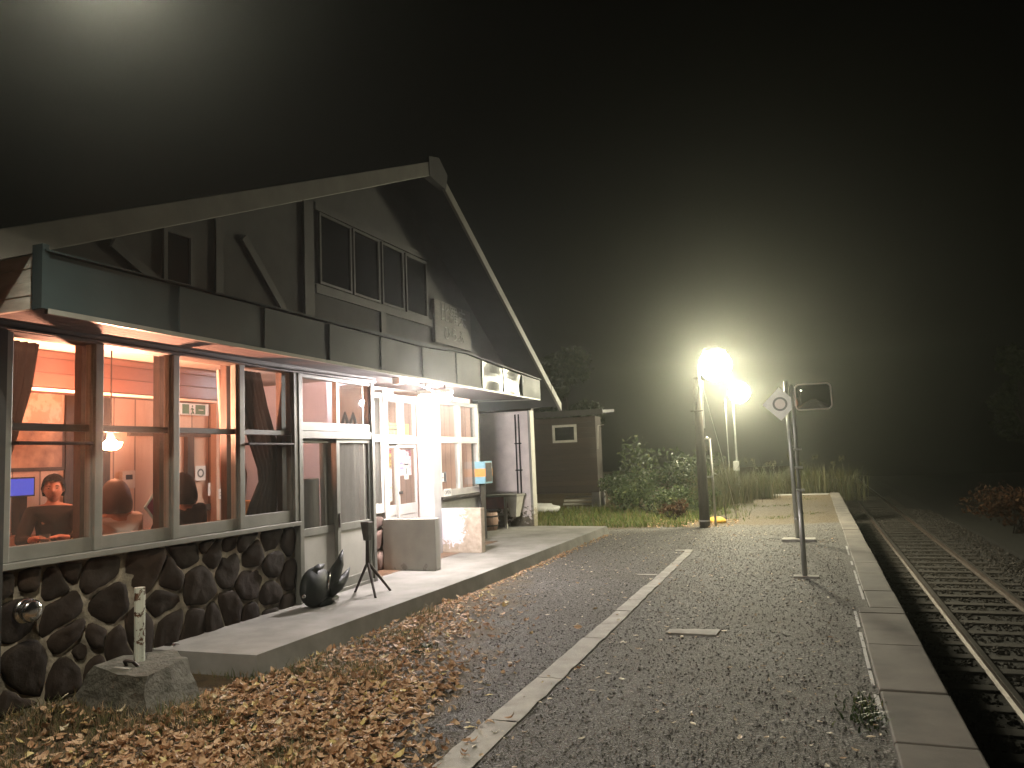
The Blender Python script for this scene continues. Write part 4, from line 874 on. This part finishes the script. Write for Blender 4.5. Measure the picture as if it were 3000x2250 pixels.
# ------------------------------------------------------------------ people
def person(label, px, py, floor, head_z, yaw, hair, cloth, hairmat, pose):
    """seated figure; yaw is the facing direction (0 = +X). One voxel-joined body; hair and clothes are children."""
    t = thing('person', label, 'person', (px, py, floor)); F = Matrix.Rotation(yaw, 3, 'Z'); c = Vector((px, py, 0))
    W = lambda f, s_, z: c + F @ Vector((f, s_, 0)) + Vector((0, 0, z))
    hz = head_z - .115                                   # head centre
    sh_z = head_z - .30; hip = floor + .50; lean = pose.get('lean', .03)
    def skin(chains, vox, name, mat, parent, extra=None):
        bm = bmesh.new(); layer = bm.verts.layers.skin.new(); made = {}
        for ch in chains:
            prev = None
            for p, r in ch:
                key = tuple(round(a, 4) for a in p)
                if key not in made:
                    v = bm.verts.new(p); v[layer].radius = (r, r) if not isinstance(r, tuple) else r; made[key] = v
                    if len(made) == 1: v[layer].use_root = True
                v = made[key]
                if prev and prev != v:
                    try: bm.edges.new((prev, v))
                    except ValueError: pass
                prev = v
        me = bpy.data.meshes.new(name); bm.to_mesh(me); bm.free(); o = bpy.data.objects.new(name + '_build', me); COL.objects.link(o)
        o.modifiers.new('s', 'SKIN').use_smooth_shade = True; sb_ = o.modifiers.new('u', 'SUBSURF'); sb_.levels = sb_.render_levels = 1
        me2 = bpy.data.meshes.new_from_object(o.evaluated_get(bpy.context.evaluated_depsgraph_get())); bpy.data.objects.remove(o)
        if extra or vox:
            b2 = bmesh.new(); b2.from_mesh(me2)
            if extra:
                off = len(b2.verts); vv = [b2.verts.new(p) for p in extra.v]
                for f in extra.f:
                    try: b2.faces.new([vv[i] for i in f])
                    except ValueError: pass
            b2.to_mesh(me2); b2.free(); o = bpy.data.objects.new(name + '_build', me2); COL.objects.link(o)
            rm = o.modifiers.new('r', 'REMESH'); rm.mode = 'VOXEL'; rm.voxel_size = vox; rm.use_smooth_shade = True
            me2 = bpy.data.meshes.new_from_object(o.evaluated_get(bpy.context.evaluated_depsgraph_get())); bpy.data.objects.remove(o)
        me2.name = name; me2.transform(Matrix.Translation(-WL(parent))); me2.materials.clear(); me2.materials.append(mat)
        me2.polygons.foreach_set('use_smooth', [True] * len(me2.polygons))
        o = bpy.data.objects.new(name, me2); COL.objects.link(o); o.parent = parent; return o
    # head shape
    hd = MB(); n_, m_ = 28, 20; vs = []
    hc = W(lean + .03, 0, hz); ty = pose.get('turn', 0); H = Matrix.Rotation(yaw + ty, 3, 'Z')
    for i in range(m_ + 1):
        th = math.pi * i / m_
        for k in range(n_):
            a = 2 * math.pi * k / n_; x, y, z = math.sin(th) * math.cos(a), math.sin(th) * math.sin(a), -math.cos(th)
            sx, sy, sz = .095, .076, .118; low = max(0, -z)
            sy *= 1 - .30 * low ** 1.5; X = x * sx; X += .012 * low * (1 if x > 0 else -.8) * abs(x); front = max(0, x)
            nose = math.exp(-((y * sy) / .013) ** 2 - ((z + .12) / .17) ** 2) * front; X += .026 * nose
            X -= .010 * math.exp(-((abs(y * sy) - .030) / .014) ** 2 - ((z - .05) / .09) ** 2) * front     # eye sockets
            X += .006 * math.exp(-((z + .50) / .07) ** 2 - ((y * sy) / .025) ** 2) * front                 # lips
            X += .010 * math.exp(-((z + .82) / .12) ** 2 - ((y * sy) / .03) ** 2) * front                  # chin
            vs.append(tuple(hc + H @ Vector((X, y * sy, z * sz))))
    fs = [(i * n_ + k, i * n_ + (k + 1) % n_, (i + 1) * n_ + (k + 1) % n_, (i + 1) * n_ + k) for i in range(m_) for k in range(n_)]
    hd.add(vs, fs)
    for s_ in (-1, 1): e = hc + H @ Vector((-.008, .074 * s_, -.005)); hd.ball(e, (.016, .013, .030), 8, 6)
    neck = W(lean, 0, sh_z + .06); pel = W(0, 0, hip + .05); waist = W(.0, 0, hip + .20); chest = W(lean * .7, 0, sh_z - .12); base = W(lean, 0, sh_z)
    body = [[(pel, (.15, .11)), (waist, (.13, .10)), (chest, (.155, .105)), (base, (.10, .075)), (neck, .052), (hc + Vector((0, 0, -.03)), .05)]]
    arms, legs = [], []
    for s_ in (-1, 1):
        shd = W(lean, .165 * s_, sh_z - .015); el = W(lean + pose.get('el', .12), .235 * s_, sh_z - .27); wr_ = W(lean + pose.get('wr', .34), (.13 + pose.get('wide', 0)) * s_, pose.get('wz', sh_z - .30))
        arms.append([(base, (.10, .075)), (shd, .058), (el, .043), (wr_, .028)])
        hdir = (wr_ - el).normalized(); side = F @ Vector((0, 1, 0)); pal = wr_ + hdir * .07
        hand = [[(wr_, .028), (pal, (.040, .018))]]
        for q, (dy, ln) in enumerate(((-.030, .062), (-.010, .075), (.011, .070), (.030, .055))):
            k0 = pal + side * dy + hdir * .015; k1 = k0 + hdir * ln * .5 + Vector((0, 0, -.006)); k2 = k1 + hdir * ln * .4 + Vector((0, 0, -.02)); hand.append([(pal, (.040, .018)), (k0, .0095), (k1, .0085), (k2, .007)])
        th0 = wr_ + hdir * .03 - side * .03 * s_; hand.append([(wr_ + hdir * .02, .026), (th0, .012), (th0 + hdir * .035 - side * .012 * s_, .010), (th0 + hdir * .06 - side * .006 * s_, .008)])
        body += [[(base, (.10, .075)), (shd, .058), (el, .043), (wr_, .028)]] + hand
        kn = W(.42, .11 * s_, hip + .02); an = W(.40, .11 * s_, floor + .07); to = W(.56, .12 * s_, floor + .035)
        lg = [(pel, (.15, .11)), (W(.06, .09 * s_, hip + .02), .085), (kn, .058), (an, .038), (to, .034)]; legs.append(lg); body.append(lg)
    o = skin(body, .0075, 'body', SKIN, t, hd)
    up = lambda ch, k: [(p, (r[0] + k, r[1] + k) if isinstance(r, tuple) else r + k) for p, r in ch]
    top_ = [up([(pel, (.15, .11)), (waist, (.135, .105)), (chest, (.16, .11)), (base, (.105, .082)), (W(lean, 0, sh_z + .035), .062)], .012)] + [up([(base, (.105, .082)), (a[1][0], .062), (a[2][0], .05), (a[2][0].lerp(a[3][0], .88), .036)], .012) for a in arms]
    skin(top_, .011, 'jacket' if cloth is DARKT else 'sweater', cloth, t)
    skin([up([(pel, (.15, .11)), (l[1][0], .085), (l[2][0], .06), (l[3][0], .045)], .012) for l in legs], .012, 'trousers', TROUS, t)
    # hair
    hb = MB(); vs = []; N, Mh = 30, 16
    for i in range(Mh + 1):
        for k in range(N):
            a = 2 * math.pi * k / N; back = -math.cos(a)
            if hair == 'short': lo = -.50 if back > .25 else (-.05 if back > -.35 else (.50 if back < -.6 else .50 - (back + .6) / .25 * .55))
            else: lo = -1.02 if back > -.35 else (.35 if back < -.75 else .35 - (back + .75) / .40 * 1.37)
            lo += (.10 if hair == 'short' else .03) * mn.noise((a * 4, 1.7, px))
            zt = 1 + (lo - 1) * i / Mh
            if zt > -.1: rr = math.sqrt(max(0, 1 - max(-.1, zt) ** 2))
            else: rr = 1.0 if hair == 'bob' else math.sqrt(max(0, 1 - zt * zt))
            thick = (.020 if hair == 'short' else .030) + .005 * mn.noise((a * 3, zt * 3, px)); bulge = 1 + (.20 * math.exp(-((zt + .55) / .65) ** 2) if hair == 'bob' else 0)
            if hair == 'bob' and zt < -.8: bulge -= .10 * (-.8 - zt) / .22
            sx, sy, sz = .095 + thick, .078 + thick, .118 + thick * .9
            vs.append(tuple(hc + H @ Vector((math.cos(a) * rr * sx * bulge - .004, math.sin(a) * rr * sy * bulge, zt * sz))))
    fs = [(i * N + k, i * N + (k + 1) % N, (i + 1) * N + (k + 1) % N, (i + 1) * N + k) for i in range(Mh) for k in range(N)]
    hb.add(vs, fs); hb.build('hair', hairmat, t, smooth=True)
    if pose.get('face'):
        for s_ in (-1, 1):
            e = hc + H @ Vector((.079, .030 * s_, .006)); MB().ball(e, (.007, .012, .005), 8, 6).build('eye', HAIR_B, t)
            b = MB().tube([hc + H @ Vector((.087, .014 * s_, .022)), hc + H @ Vector((.086, .032 * s_, .029)), hc + H @ Vector((.074, .050 * s_, .022))], [.003, .004, .002], 6); b.build('eyebrow', HAIR_B, t)
        MB().tube([hc + H @ Vector((.083, -.022, -.060)), hc + H @ Vector((.092, 0, -.062)), hc + H @ Vector((.083, .022, -.060))], [.002, .0035, .002], 6).build('lips', M('lips', (.4, .12, .1), None, 9, .5, 0, 0), t)
    # stool under the sitter
    s2 = thing('stool', pose['stool'], 'stool', (px, py, floor), 'stools under the diners'); MB().lathe((px, py, hip - .09), [(.17, 0), (.18, .015), (.18, .035), (.16, .045)], 18).build('seat', TABLE, s2)
    for a in range(4): q = a * math.pi / 2 + .78; MB().tube([(px + .13 * math.cos(q), py + .13 * math.sin(q), hip - .09), (px + .17 * math.cos(q), py + .17 * math.sin(q), floor)], .016, 8).build('leg', TABLE, s2)
    return t
person('man in a dark sweater facing the window, short black hair, lit red', -6.38, 4.99, .165, 1.56, R(-44), 'short', KNIT, HAIR_K, dict(face=1, lean=.05, turn=.05, wr=.30, wz=1.03, wide=-.02, stool='stool under the man in the dark sweater'))
person('person with a reddish brown bob in a pale top, seen from behind', -5.52, 4.92, .165, 1.485, R(170), 'bob', PINKT, HAIR_R, dict(lean=.03, turn=-.1, wz=1.02, stool='stool under the person in the pale top'))
person('person in a black coat seen from behind as a dark silhouette', -5.46, 5.60, .165, 1.515, R(165), 'bob', DARKT, HAIR_K, dict(lean=.03, wz=1.0, stool='stool under the person in the black coat'))

# ------------------------------------------------------------------ walkway things
tp = thing('tripod_stand', 'dark iron tripod stand with a tapered tin box head', 'tripod stand', (-4.55, 7.3, .16))
hub = Vector((-4.565, 7.27, .50))
MB().tube([hub + Vector((0, 0, -.02)), hub + Vector((-.005, .01, .235))], [.024, .019], 10).build('shaft', IRON, tp)
for q in ((-4.36, 7.08), (-4.79, 7.36), (-4.44, 7.52)): MB().tube([hub, (q[0], q[1], .162)], [.017, .013], 8).build('leg', IRON, tp)
bz = MB(); z0, z1 = .73, .93; a, b_ = .032, .052; cx, cy = -4.57, 7.28
bz.add([(cx + s_ * u, cy + t_ * u, z) for z, u in ((z0, a), (z1, b_)) for s_, t_ in ((-1, -1), (1, -1), (1, 1), (-1, 1))], [(0, 3, 2, 1), (4, 5, 6, 7), (0, 1, 5, 4), (1, 2, 6, 5), (2, 3, 7, 6), (3, 0, 4, 7)])
bz.build('head_box', M('tin_head', (.055, .05, .042), (.028, .024, .02), 14, .6, .3, .4, 30), tp, bevel=.006)
# black sculpture leaning on the doors
scu = thing('sculpture', 'black carved fish sculpture with pointed fins leaning on the doors', 'sculpture', (-4.72, 6.75, .16))
vs = []; fs = []; n_, m_ = 22, 14
for i in range(m_ + 1):
    th = math.pi * i / m_
    for k in range(n_):
        a = 2 * math.pi * k / n_; p = Vector((math.sin(th) * math.cos(a) * .10, math.sin(th) * math.sin(a) * .215, -math.cos(th) * .19)); p.y += .25 * p.z; p.y *= 1 + .6 * max(0, p.y)
        vs.append((-4.74 - p.z * .18 + p.x, 6.735 + p.y, .352 + p.z))
fs = [(i * n_ + k, i * n_ + (k + 1) % n_, (i + 1) * n_ + (k + 1) % n_, (i + 1) * n_ + k) for i in range(m_) for k in range(n_)]
MB().add(vs, fs).build('body', BLACKG, scu, smooth=True)
for pts, rr in (([(-4.72, 6.86, .33), (-4.70, 7.0, .42), (-4.69, 7.09, .53), (-4.68, 7.145, .67)], [.085, .075, .05, .004]), ([(-4.70, 6.88, .28), (-4.68, 7.04, .325), (-4.67, 7.16, .385), (-4.66, 7.245, .475)], [.085, .07, .042, .004]), ([(-4.76, 6.72, .46), (-4.77, 6.86, .525), (-4.77, 6.95, .545)], [.07, .04, .005])):
    MB().tube(pts, rr, 12).build('fin', BLACKG, scu, smooth=True)
MB().tube([(-4.70, 6.72, .18), (-4.66, 6.86, .19), (-4.66, 7.0, .21)], [.05, .04, .02], 10).build('jaw', BLACKG, scu, smooth=True)
MB().tube([(-4.635, 6.80, .30), (-4.64, 6.83, .37), (-4.67, 6.89, .44), (-4.69, 6.94, .47)], [.003, .010, .009, .003], 8).build('fin_highlight', CHROME, scu, smooth=True)  # highlight arc on the black body, modelled as a thin chrome strip
MB().tube([(-4.62, 6.84, .215), (-4.615, 6.91, .195), (-4.625, 6.98, .185)], [.003, .008, .003], 8).build('jaw_highlight', CHROME, scu, smooth=True)  # lower highlight arc, also built as a bright chrome strip
MB().ball((-4.70, 6.50, .30), .022, 10, 8).build('eye', CHROME, scu, smooth=True)
# concrete block with a rusty stub post
fb = thing('footing_block', 'tapered concrete footing block in front of the stone wall', 'concrete block', (-4.45, 4.3, 0))
bt = [(-4.96, 4.0), (-4.52, 3.86), (-4.06, 3.84), (-4.02, 4.3), (-4.5, 4.62), (-4.95, 4.45)]; tp_ = [(-4.74, 4.02), (-4.45, 3.92), (-4.13, 3.90), (-4.24, 4.36), (-4.54, 4.52), (-4.78, 4.30)]
NL = 6
vs = []
for l in range(NL + 1):
    f_ = l / NL
    for k in range(24):
        a0, a1 = bt[k // 4], bt[(k // 4 + 1) % 6]; c0, c1 = tp_[k // 4], tp_[(k // 4 + 1) % 6]; u = (k % 4) / 4
        xb, yb = a0[0] + (a1[0] - a0[0]) * u, a0[1] + (a1[1] - a0[1]) * u; xt, yt = c0[0] + (c1[0] - c0[0]) * u, c0[1] + (c1[1] - c0[1]) * u
        x, y, z = xb + (xt - xb) * f_, yb + (yt - yb) * f_, -.05 + .29 * f_; nn = .016 * mn.noise((x * 9, y * 9, z * 9)) + (.012 * mn.noise((x * 25, y * 25, z * 25)))
        vs.append((x + nn, y + nn, z + (.5 * nn if l else 0)))
vs.append((-4.47, 4.18, .245)); n_ = len(vs) - 1
fs = [(l * 24 + k, l * 24 + (k + 1) % 24, (l + 1) * 24 + (k + 1) % 24, (l + 1) * 24 + k) for l in range(NL) for k in range(24)] + [(NL * 24 + k, NL * 24 + (k + 1) % 24, n_) for k in range(24)] + [list(range(24))[::-1]]
MB().add(vs, fs).build('block', CONC_D, fb)
MB().tube([(-4.50, 4.19, .2), (-4.50, 4.19, .75)], .036, 14).build('stub_post', RUSTP, fb)
MB().tube([(-4.49, 4.08, .235), (-4.485, 4.05, .28), (-4.45, 4.03, .29), (-4.41, 4.05, .28), (-4.40, 4.09, .235)], .011, 8).build('bracket', IRON, fb)
MB().box(-4.53, -4.38, 3.99, 4.02, .236, .250).build('strap', SHEDF, fb)
vp = thing('vent_cap', 'round chrome vent cap on the stone wall', 'vent', (-4.96, 3.69, .6))
MB().lathe((-4.98, 3.69, .67), [(.05, 0), (.05, .05), (.07, .055), (.075, .075), (.06, .09), (.03, .095)], 20, (1, 0, 0)).build('hood', CHROME, vp, smooth=True); MB().lathe((-4.98, 3.69, .67), [(.085, 0), (.085, .02), (.055, .03)], 20, (1, 0, 0)).build('flange', CHROME, vp, smooth=True)
dp = thing('drain_pipe_end', 'short open metal pipe end near the foot of the stone wall', 'pipe', (-4.9, 4.95, .1))
MB().lathe((-4.99, 4.92, .13), [(.036, 0), (.045, .0), (.045, .1), (.038, .1), (.036, .02)], 18, (1, 0, 0)).build('pipe', CHROME, dp, smooth=True)
# wash stand and wooden tub at the white wall
ws = thing('wash_stand', 'red brown wash stand with a wooden frame against the white wall', 'wash stand', (-6.0, 14.6, .16))
MB().box(-6.6, -5.55, 14.35, 14.88, .79, .83).build('top', CONC, ws, bevel=.006); MB().box(-6.6, -5.84, 14.40, 14.8, .55, .79).build('basin', REDBOX, ws, bevel=.01)
for x in (-5.82, -6.55): MB().box(x - .025, x + .025, 14.38, 14.43, .16, .79).build('leg', SHEDF, ws)
MB().box(-6.55, -5.82, 14.385, 14.425, .42, .455).build('crossbar', SHEDF, ws)
MB().add([(-5.80, 14.40, .79), (-5.57, 14.40, .79), (-5.57, 14.8, .79), (-5.80, 14.8, .79), (-5.76, 14.48, .38), (-5.64, 14.48, .38), (-5.64, 14.72, .38), (-5.76, 14.72, .38)], [(0, 1, 2, 3), (4, 7, 6, 5), (0, 4, 5, 1), (1, 5, 6, 2), (2, 6, 7, 3), (3, 7, 4, 0)]).build('hopper', SHEDF, ws)
tubt = thing('wooden_tub', 'round wooden stave tub standing under the wash stand', 'tub', (-6.15, 14.25, .16)); MB().lathe((-6.12, 14.12, .16), [(.20, 0), (.235, .18), (.215, .35), (.195, .35), (.18, .05), (0, .05)], 22).build('staves', TUBW, tubt, smooth=True)
for z, r_ in ((.24, .225), (.42, .232)): MB().lathe((-6.12, 14.12, z), [(r_, 0), (r_ + .006, .004), (r_ + .006, .022), (r_, .026)], 22).build('hoop', IRON, tubt)

# ------------------------------------------------------------------ platform things
# wooden pole carrying the near lamp
wp = thing('wooden_pole', 'thick dark wooden pole carrying the nearer platform lamp', 'pole', (-2.17, 16.1, 0))
MB().tube([(-2.17, 16.1, -.1), (-2.165, 16.1, .6), (-2.16, 16.1, 1.5), (-2.15, 16.1, 3.05)], [.108, .102, .094, .08], 16).build('shaft', POLEW, wp, smooth=True)
MB().tube([(-2.17, 16.1, .12), (-2.17, 16.1, .15)], .119, 16).build('band', STEEL, wp)
MB().tube([(-2.05, 16.05, 2.0), (-2.05, 16.05, 2.92)], .014, 8).build('conduit', STEEL, wp); MB().box(-2.1, -2.02, 15.98, 16.06, 2.86, 2.96).build('switch_box', SMALLW, wp, bevel=.008)
MB().tube([(-2.3, 16.0, 2.36), (-2.05, 16.0, 2.36)], .012, 6).build('step_bolt', IRON, wp)
def lamp_head(parent, x, y, z, mat, r_, arm):
    MB().tube(arm, .018, 8).build('arm', STEEL, parent); MB().lathe((x, y, z + r_ * .75), [(r_ * .75, 0), (r_ * .7, r_ * .2), (r_ * .3, r_ * .36), (0, r_ * .4)], 18).build('shade', SMALLW, parent, smooth=True)
    MB().ball((x, y, z), r_, 14, 10).build('globe', mat, parent, smooth=True)
l1 = thing('platform_lamp', 'glaring platform lamp on top of the wooden pole', 'lamp', (-1.815, 16.6, 3.33), 'platform lamps'); lamp_head(l1, -1.815, 16.6, 3.33, E_LAMP1, .33, [(-2.12, 16.15, 2.95), (-2.1, 16.2, 3.4), (-2.0, 16.4, 3.66), (-1.815, 16.6, 3.70)])
cd = thing('white_conduit', 'white conduit pipe standing behind the wooden pole', 'pipe', (-2.0, 16.4, 0)); MB().tube([(-1.99, 16.4, -.02), (-1.995, 16.4, .9), (-2.01, 16.4, 1.78), (-2.07, 16.38, 1.82)], .024, 10).build('pipe', SMALLW, cd, smooth=True)
for z in (1.0, 1.79): MB().box(-2.1, -1.97, 16.33, 16.38, z - .015, z + .015).build('clamp', STEEL, cd)
tag(MB().tube([(-2.05, 16.15, 2.9), (-1.86, 17.0, 1.5), (-1.7, 17.9, .0)], .008, 6).build('guy_wire', STEEL), 'thin guy wire running down from the nearer lamp', 'wire')
yc = MB().ball((-2.06, 17.1, .03), (.21, .14, .10), 16, 8).build('yellow_cover', YELLOW, smooth=True); tag(yc, 'flat rounded yellow cover on the ground by the pole', 'cover')
tag(MB().tube([(-1.88, 17.45, -.02), (-1.92, 17.45, .38)], .012, 6).build('iron_stake', IRON), 'thin iron stake beside the yellow cover', 'stake')
lp2 = thing('platform_lamp', 'smaller glaring lamp on the thin post farther along the platform', 'lamp', (-2.35, 26, 0), 'platform lamps')
MB().tube([(-2.38, 26, -.1), (-2.38, 26, 1.0)], .075, 12).build('base_post', SHEDF, lp2); MB().tube([(-2.36, 26, .95), (-2.36, 26, 3.05), (-2.34, 26, 3.3)], .03, 10).build('post', STEEL, lp2); MB().tube([(-2.62, 26.1, .0), (-2.62, 26.1, 3.2)], .016, 8).build('cable_pipe', STEEL, lp2)
MB().box(-2.47, -2.29, 25.88, 25.94, .86, 1.16).build('switch_box', SMALLW, lp2, bevel=.01)
lamp_head(lp2, -2.14, 26, 3.38, E_LAMP2, .33, [(-2.34, 26, 3.28), (-2.32, 26, 3.62), (-2.14, 26, 3.74)])
# lamp over the forecourt, its head just above the picture
l3 = thing('yard_lamp', 'shaded lamp on a bent steel post before the stone wall', 'lamp', (-4.0, 2.3, 0))
MB().tube([(-4.0, 2.3, -.1), (-4.0, 2.3, 4.1), (-3.9, 2.33, 4.42), (-3.5, 2.45, 4.58), (-3.15, 2.56, 4.5)], .03, 10).build('post', STEEL, l3)
LC = Vector((-3.06, 2.58, 4.15)); AX = Vector((-.42, -.08, .90)).normalized()
MB().lathe(LC - AX * .10, [(.22, 0), (.21, .08), (.15, .2), (.06, .32), (.0, .33), (0, .322), (.05, .31), (.14, .19), (.20, .08), (.212, 0), (.22, 0)], 24, AX, False).build('shade', STEEL, l3, smooth=True)
MB().ball(LC, .05, 12, 8).build('bulb', E_LAMP3, l3, smooth=True)
# diamond sign
ds = thing('diamond_sign', 'white diamond sign with a grey ring on a steel post', 'sign', (-.35, 13.75, 0))
MB().tube([(-.36, 13.75, .02), (-.37, 13.75, 2.66)], .036, 12).build('post', STEEL, ds, smooth=True); MB().box(-.6, -.08, 13.55, 13.85, -.02, .045).build('base_slab', KERB, ds, bevel=.01)
for z in (.35, 1.55): MB().tube([(-.36, 13.75, z), (-.36, 13.75, z + .03)], .041, 12).build('collar', STEEL, ds)
MB().prism([(-.48, 13.68, 1.993), (-.198, 13.68, 2.275), (-.48, 13.68, 2.557), (-.762, 13.68, 2.275)], (0, .012, 0)).build('plate', SIGNW, ds)
MB().lathe((-.48, 13.679, 2.275), [(.085, 0), (.118, 0), (.118, .003), (.085, .003), (.085, 0)], 32, (0, -1, 0), False).build('ring', SIGNG, ds); MB().lathe((-.48, 13.679, 2.275), [(.084, .0), (.084, .002)], 32, (0, -1, 0)).build('disc', SIGNP, ds)
# mirror post
mp = thing('mirror_post', 'rounded rectangular mirror on a slim jointed steel post', 'mirror', (-.2, 9.92, 0))
MB().tube([(-.21, 9.92, .02), (-.205, 9.92, 1.02)], .030, 12).build('post', STEEL, mp, smooth=True); MB().tube([(-.20, 9.92, 1.0), (-.20, 9.92, 2.30)], .020, 10).build('upper_post', STEEL, mp, smooth=True)
MB().box(-.34, -.05, 9.86, 10.0, -.02, .022).build('base_slab', KERB, mp, bevel=.006)
for z in (1.03, 1.3, 1.52): MB().box(-.235, -.14, 9.885, 9.95, z - .014, z + .014).build('clamp', STEEL, mp, bevel=.004)
def rrect(y, x0, x1, z0, z1, r_, n_=6):
    pts = []
    for cx, cz, a0 in ((x1 - r_, z1 - r_, 0), (x0 + r_, z1 - r_, 90), (x0 + r_, z0 + r_, 180), (x1 - r_, z0 + r_, 270)):
        for k in range(n_ + 1): a = R(a0 + 90 * k / n_); pts.append((cx + r_ * math.cos(a), y, cz + r_ * math.sin(a)))
    return pts
rr_ = rrect(9.87, -.165, .235, 1.985, 2.29, .05); MB().tube(rr_ + [rr_[0]], .009, 8, False).build('rim', SIGNP, mp, smooth=True)
vs, fs = [], []; NR = 8; b_ = rrect(0, -.165, .235, 1.985, 2.29, .05); cx, cz = .035, 2.1375; n = len(b_)
for i in range(NR + 1):
    t_ = 1 - i / NR
    for (x, _, z) in b_: X, Z = cx + (x - cx) * t_, cz + (z - cz) * t_; vs.append((X, 9.87 - .035 * (1 - t_ * t_), Z))
fs = [(i * n + k, i * n + (k + 1) % n, (i + 1) * n + (k + 1) % n, (i + 1) * n + k) for i in range(NR) for k in range(n)]
mm, nt, out_ = newmat('mirror_face'); bsdf(nt, out_, (.42, .43, .42), .06, 1)
MB().add(vs, fs).build('mirror_face', mm, mp, smooth=True); MB().prism(rrect(9.872, -.16, .23, 1.99, 2.285, .05), (0, .012, 0)).build('back_plate', SIGNG, mp)
MB().box(-.20, -.16, 9.88, 9.93, 2.1, 2.14).build('bracket', STEEL, mp)

# ------------------------------------------------------------------ shed
sd = thing('shed', 'dark boarded shed on short legs with a small framed window', 'shed', (-8, 23.5, 0))
MB().box(-11, -6.12, 22.5, 23.3, .42, 2.72).build('wall', SHEDW, sd); MB().prism([(-11.3, 22.1, 2.78), (-5.74, 22.1, 2.78), (-5.74, 23.6, 2.86), (-11.3, 23.6, 2.86)], (0, 0, .09)).build('roof', ROOF, sd)
MB().box(-11.3, -5.72, 22.06, 22.1, 2.74, 2.90).build('fascia', TIMBER, sd)
MB().box(-6.3, -6.06, 22.44, 22.56, .44, 2.72).build('corner_board', SHEDW, sd)
for x in (-6.18, -8.5, -10.8):
    for y in (22.55, 23.15): MB().box(x - .12, x + .12, y - .06, y + .08, -.05, .46).build('leg', CONC, sd, bevel=.01)
w = MB().box(-7.44, -7.36, 22.47, 22.53, 1.96, 2.50).box(-6.75, -6.67, 22.47, 22.53, 1.96, 2.50).box(-7.36, -6.75, 22.47, 22.53, 1.96, 2.03).box(-7.36, -6.75, 22.47, 22.53, 2.43, 2.50).build('window', SHEDF, sd); MB().box(-7.36, -6.75, 22.485, 22.495, 2.03, 2.43).build('pane', DARKGL, w)
MB().tube([(-5.98, 22.45, 2.42), (-6.02, 22.45, 1.72)], .012, 6).tube([(-5.98, 22.45, 2.42), (-5.8, 22.45, 2.44)], .012, 6).build('gutter_pipe', SHEDF, sd)
for k in range(3): MB().box(-7.3, -6.35, 22.8 + k * .1, 22.95 + k * .1, .05 + k * .1, .11 + k * .1).build('stored_plank', SHEDF, sd)
bgt = MB()
r_ = random.Random(4); vs = []; n_, m_ = 18, 10
for i in range(m_ + 1):
    th = math.pi * i / m_
    for k in range(n_):
        a = 2 * math.pi * k / n_; p = Vector((math.sin(th) * math.cos(a), math.sin(th) * math.sin(a), -math.cos(th))); d = 1 + .35 * mn.noise(p * 2.3) + .12 * mn.noise(p * 6); vs.append((-7.35 + p.x * .62 * d, 20.6 + p.y * .3 * d, .10 + p.z * .16 * d))
bgt.add(vs, [(i * n_ + k, i * n_ + (k + 1) % n_, (i + 1) * n_ + (k + 1) % n_, (i + 1) * n_ + k) for i in range(m_) for k in range(n_)])
scu.location.y -= .17
tag(bgt.build('plastic_bag', BAG, smooth=True), 'crumpled white plastic bag lying on the ground before the shed', 'bag')

# ------------------------------------------------------------------ night air
hz = MB().box(-37.5, 37.5, -12.5, 71.5, -2.2, 9.5).build('haze', bpy.data.materials.new('night_haze'), kind='stuff')
hm = hz.data.materials[0]; hm.use_nodes = True; nt = hm.node_tree; nt.nodes.clear(); out_ = nd(nt, 'ShaderNodeOutputMaterial'); pv = nd(nt, 'ShaderNodeVolumePrincipled')
pv.inputs['Color'].default_value = (.86, .90, .80, 1); pv.inputs['Density'].default_value = .0021; pv.inputs['Anisotropy'].default_value = .9
nt.links.new(pv.outputs[0], out_.inputs['Volume']); hz['label'] = 'damp night haze'

# ------------------------------------------------------------------ sky, camera, render settings
wd = bpy.data.worlds.new('World'); sc.world = wd; wd.use_nodes = True; nt = wd.node_tree; nt.nodes.clear()
sky = nd(nt, 'ShaderNodeTexSky', sky_type='NISHITA'); sky.sun_disc = False; sky.sun_elevation = R(-3); sky.sun_rotation = R(200)
bg = nd(nt, 'ShaderNodeBackground'); bg.inputs[1].default_value = .0005; ow = nd(nt, 'ShaderNodeOutputWorld')
hsv = nd(nt, 'ShaderNodeHueSaturation'); hsv.inputs['Saturation'].default_value = .15; nt.links.new(sky.outputs[0], hsv.inputs['Color'])
nt.links.new(hsv.outputs[0], bg.inputs[0]); nt.links.new(bg.outputs[0], ow.inputs[0])
cam = bpy.data.cameras.new('camera'); co = bpy.data.objects.new('camera', cam); COL.objects.link(co); sc.camera = co
yaw, pitch, roll = .369393, .096186, -.040723
f = Vector((-math.sin(yaw) * math.cos(pitch), math.cos(yaw) * math.cos(pitch), math.sin(pitch))); r0 = Vector((math.cos(yaw), math.sin(yaw), 0)); u0 = r0.cross(f)
rt = r0 * math.cos(roll) + u0 * math.sin(roll); up_ = u0 * math.cos(roll) - r0 * math.sin(roll)
co.matrix_world = Matrix(((rt.x, up_.x, -f.x, 0), (rt.y, up_.y, -f.y, 0), (rt.z, up_.z, -f.z, 1.55), (0, 0, 0, 1)))
cam.sensor_width = 36; cam.lens = 36 * 2253 / 3000; cam.clip_start = .05; cam.clip_end = 400
sc.view_settings.view_transform = 'Standard'; sc.view_settings.look = 'None'; sc.view_settings.exposure = 0; sc.view_settings.gamma = 1
cy = sc.cycles; cy.use_denoising = True; cy.max_bounces = 6; cy.diffuse_bounces = 3; cy.glossy_bounces = 3; cy.transmission_bounces = 4; cy.transparent_max_bounces = 12; cy.volume_bounces = 0
cy.sample_clamp_indirect = 6; cy.caustics_reflective = False; cy.caustics_refractive = False
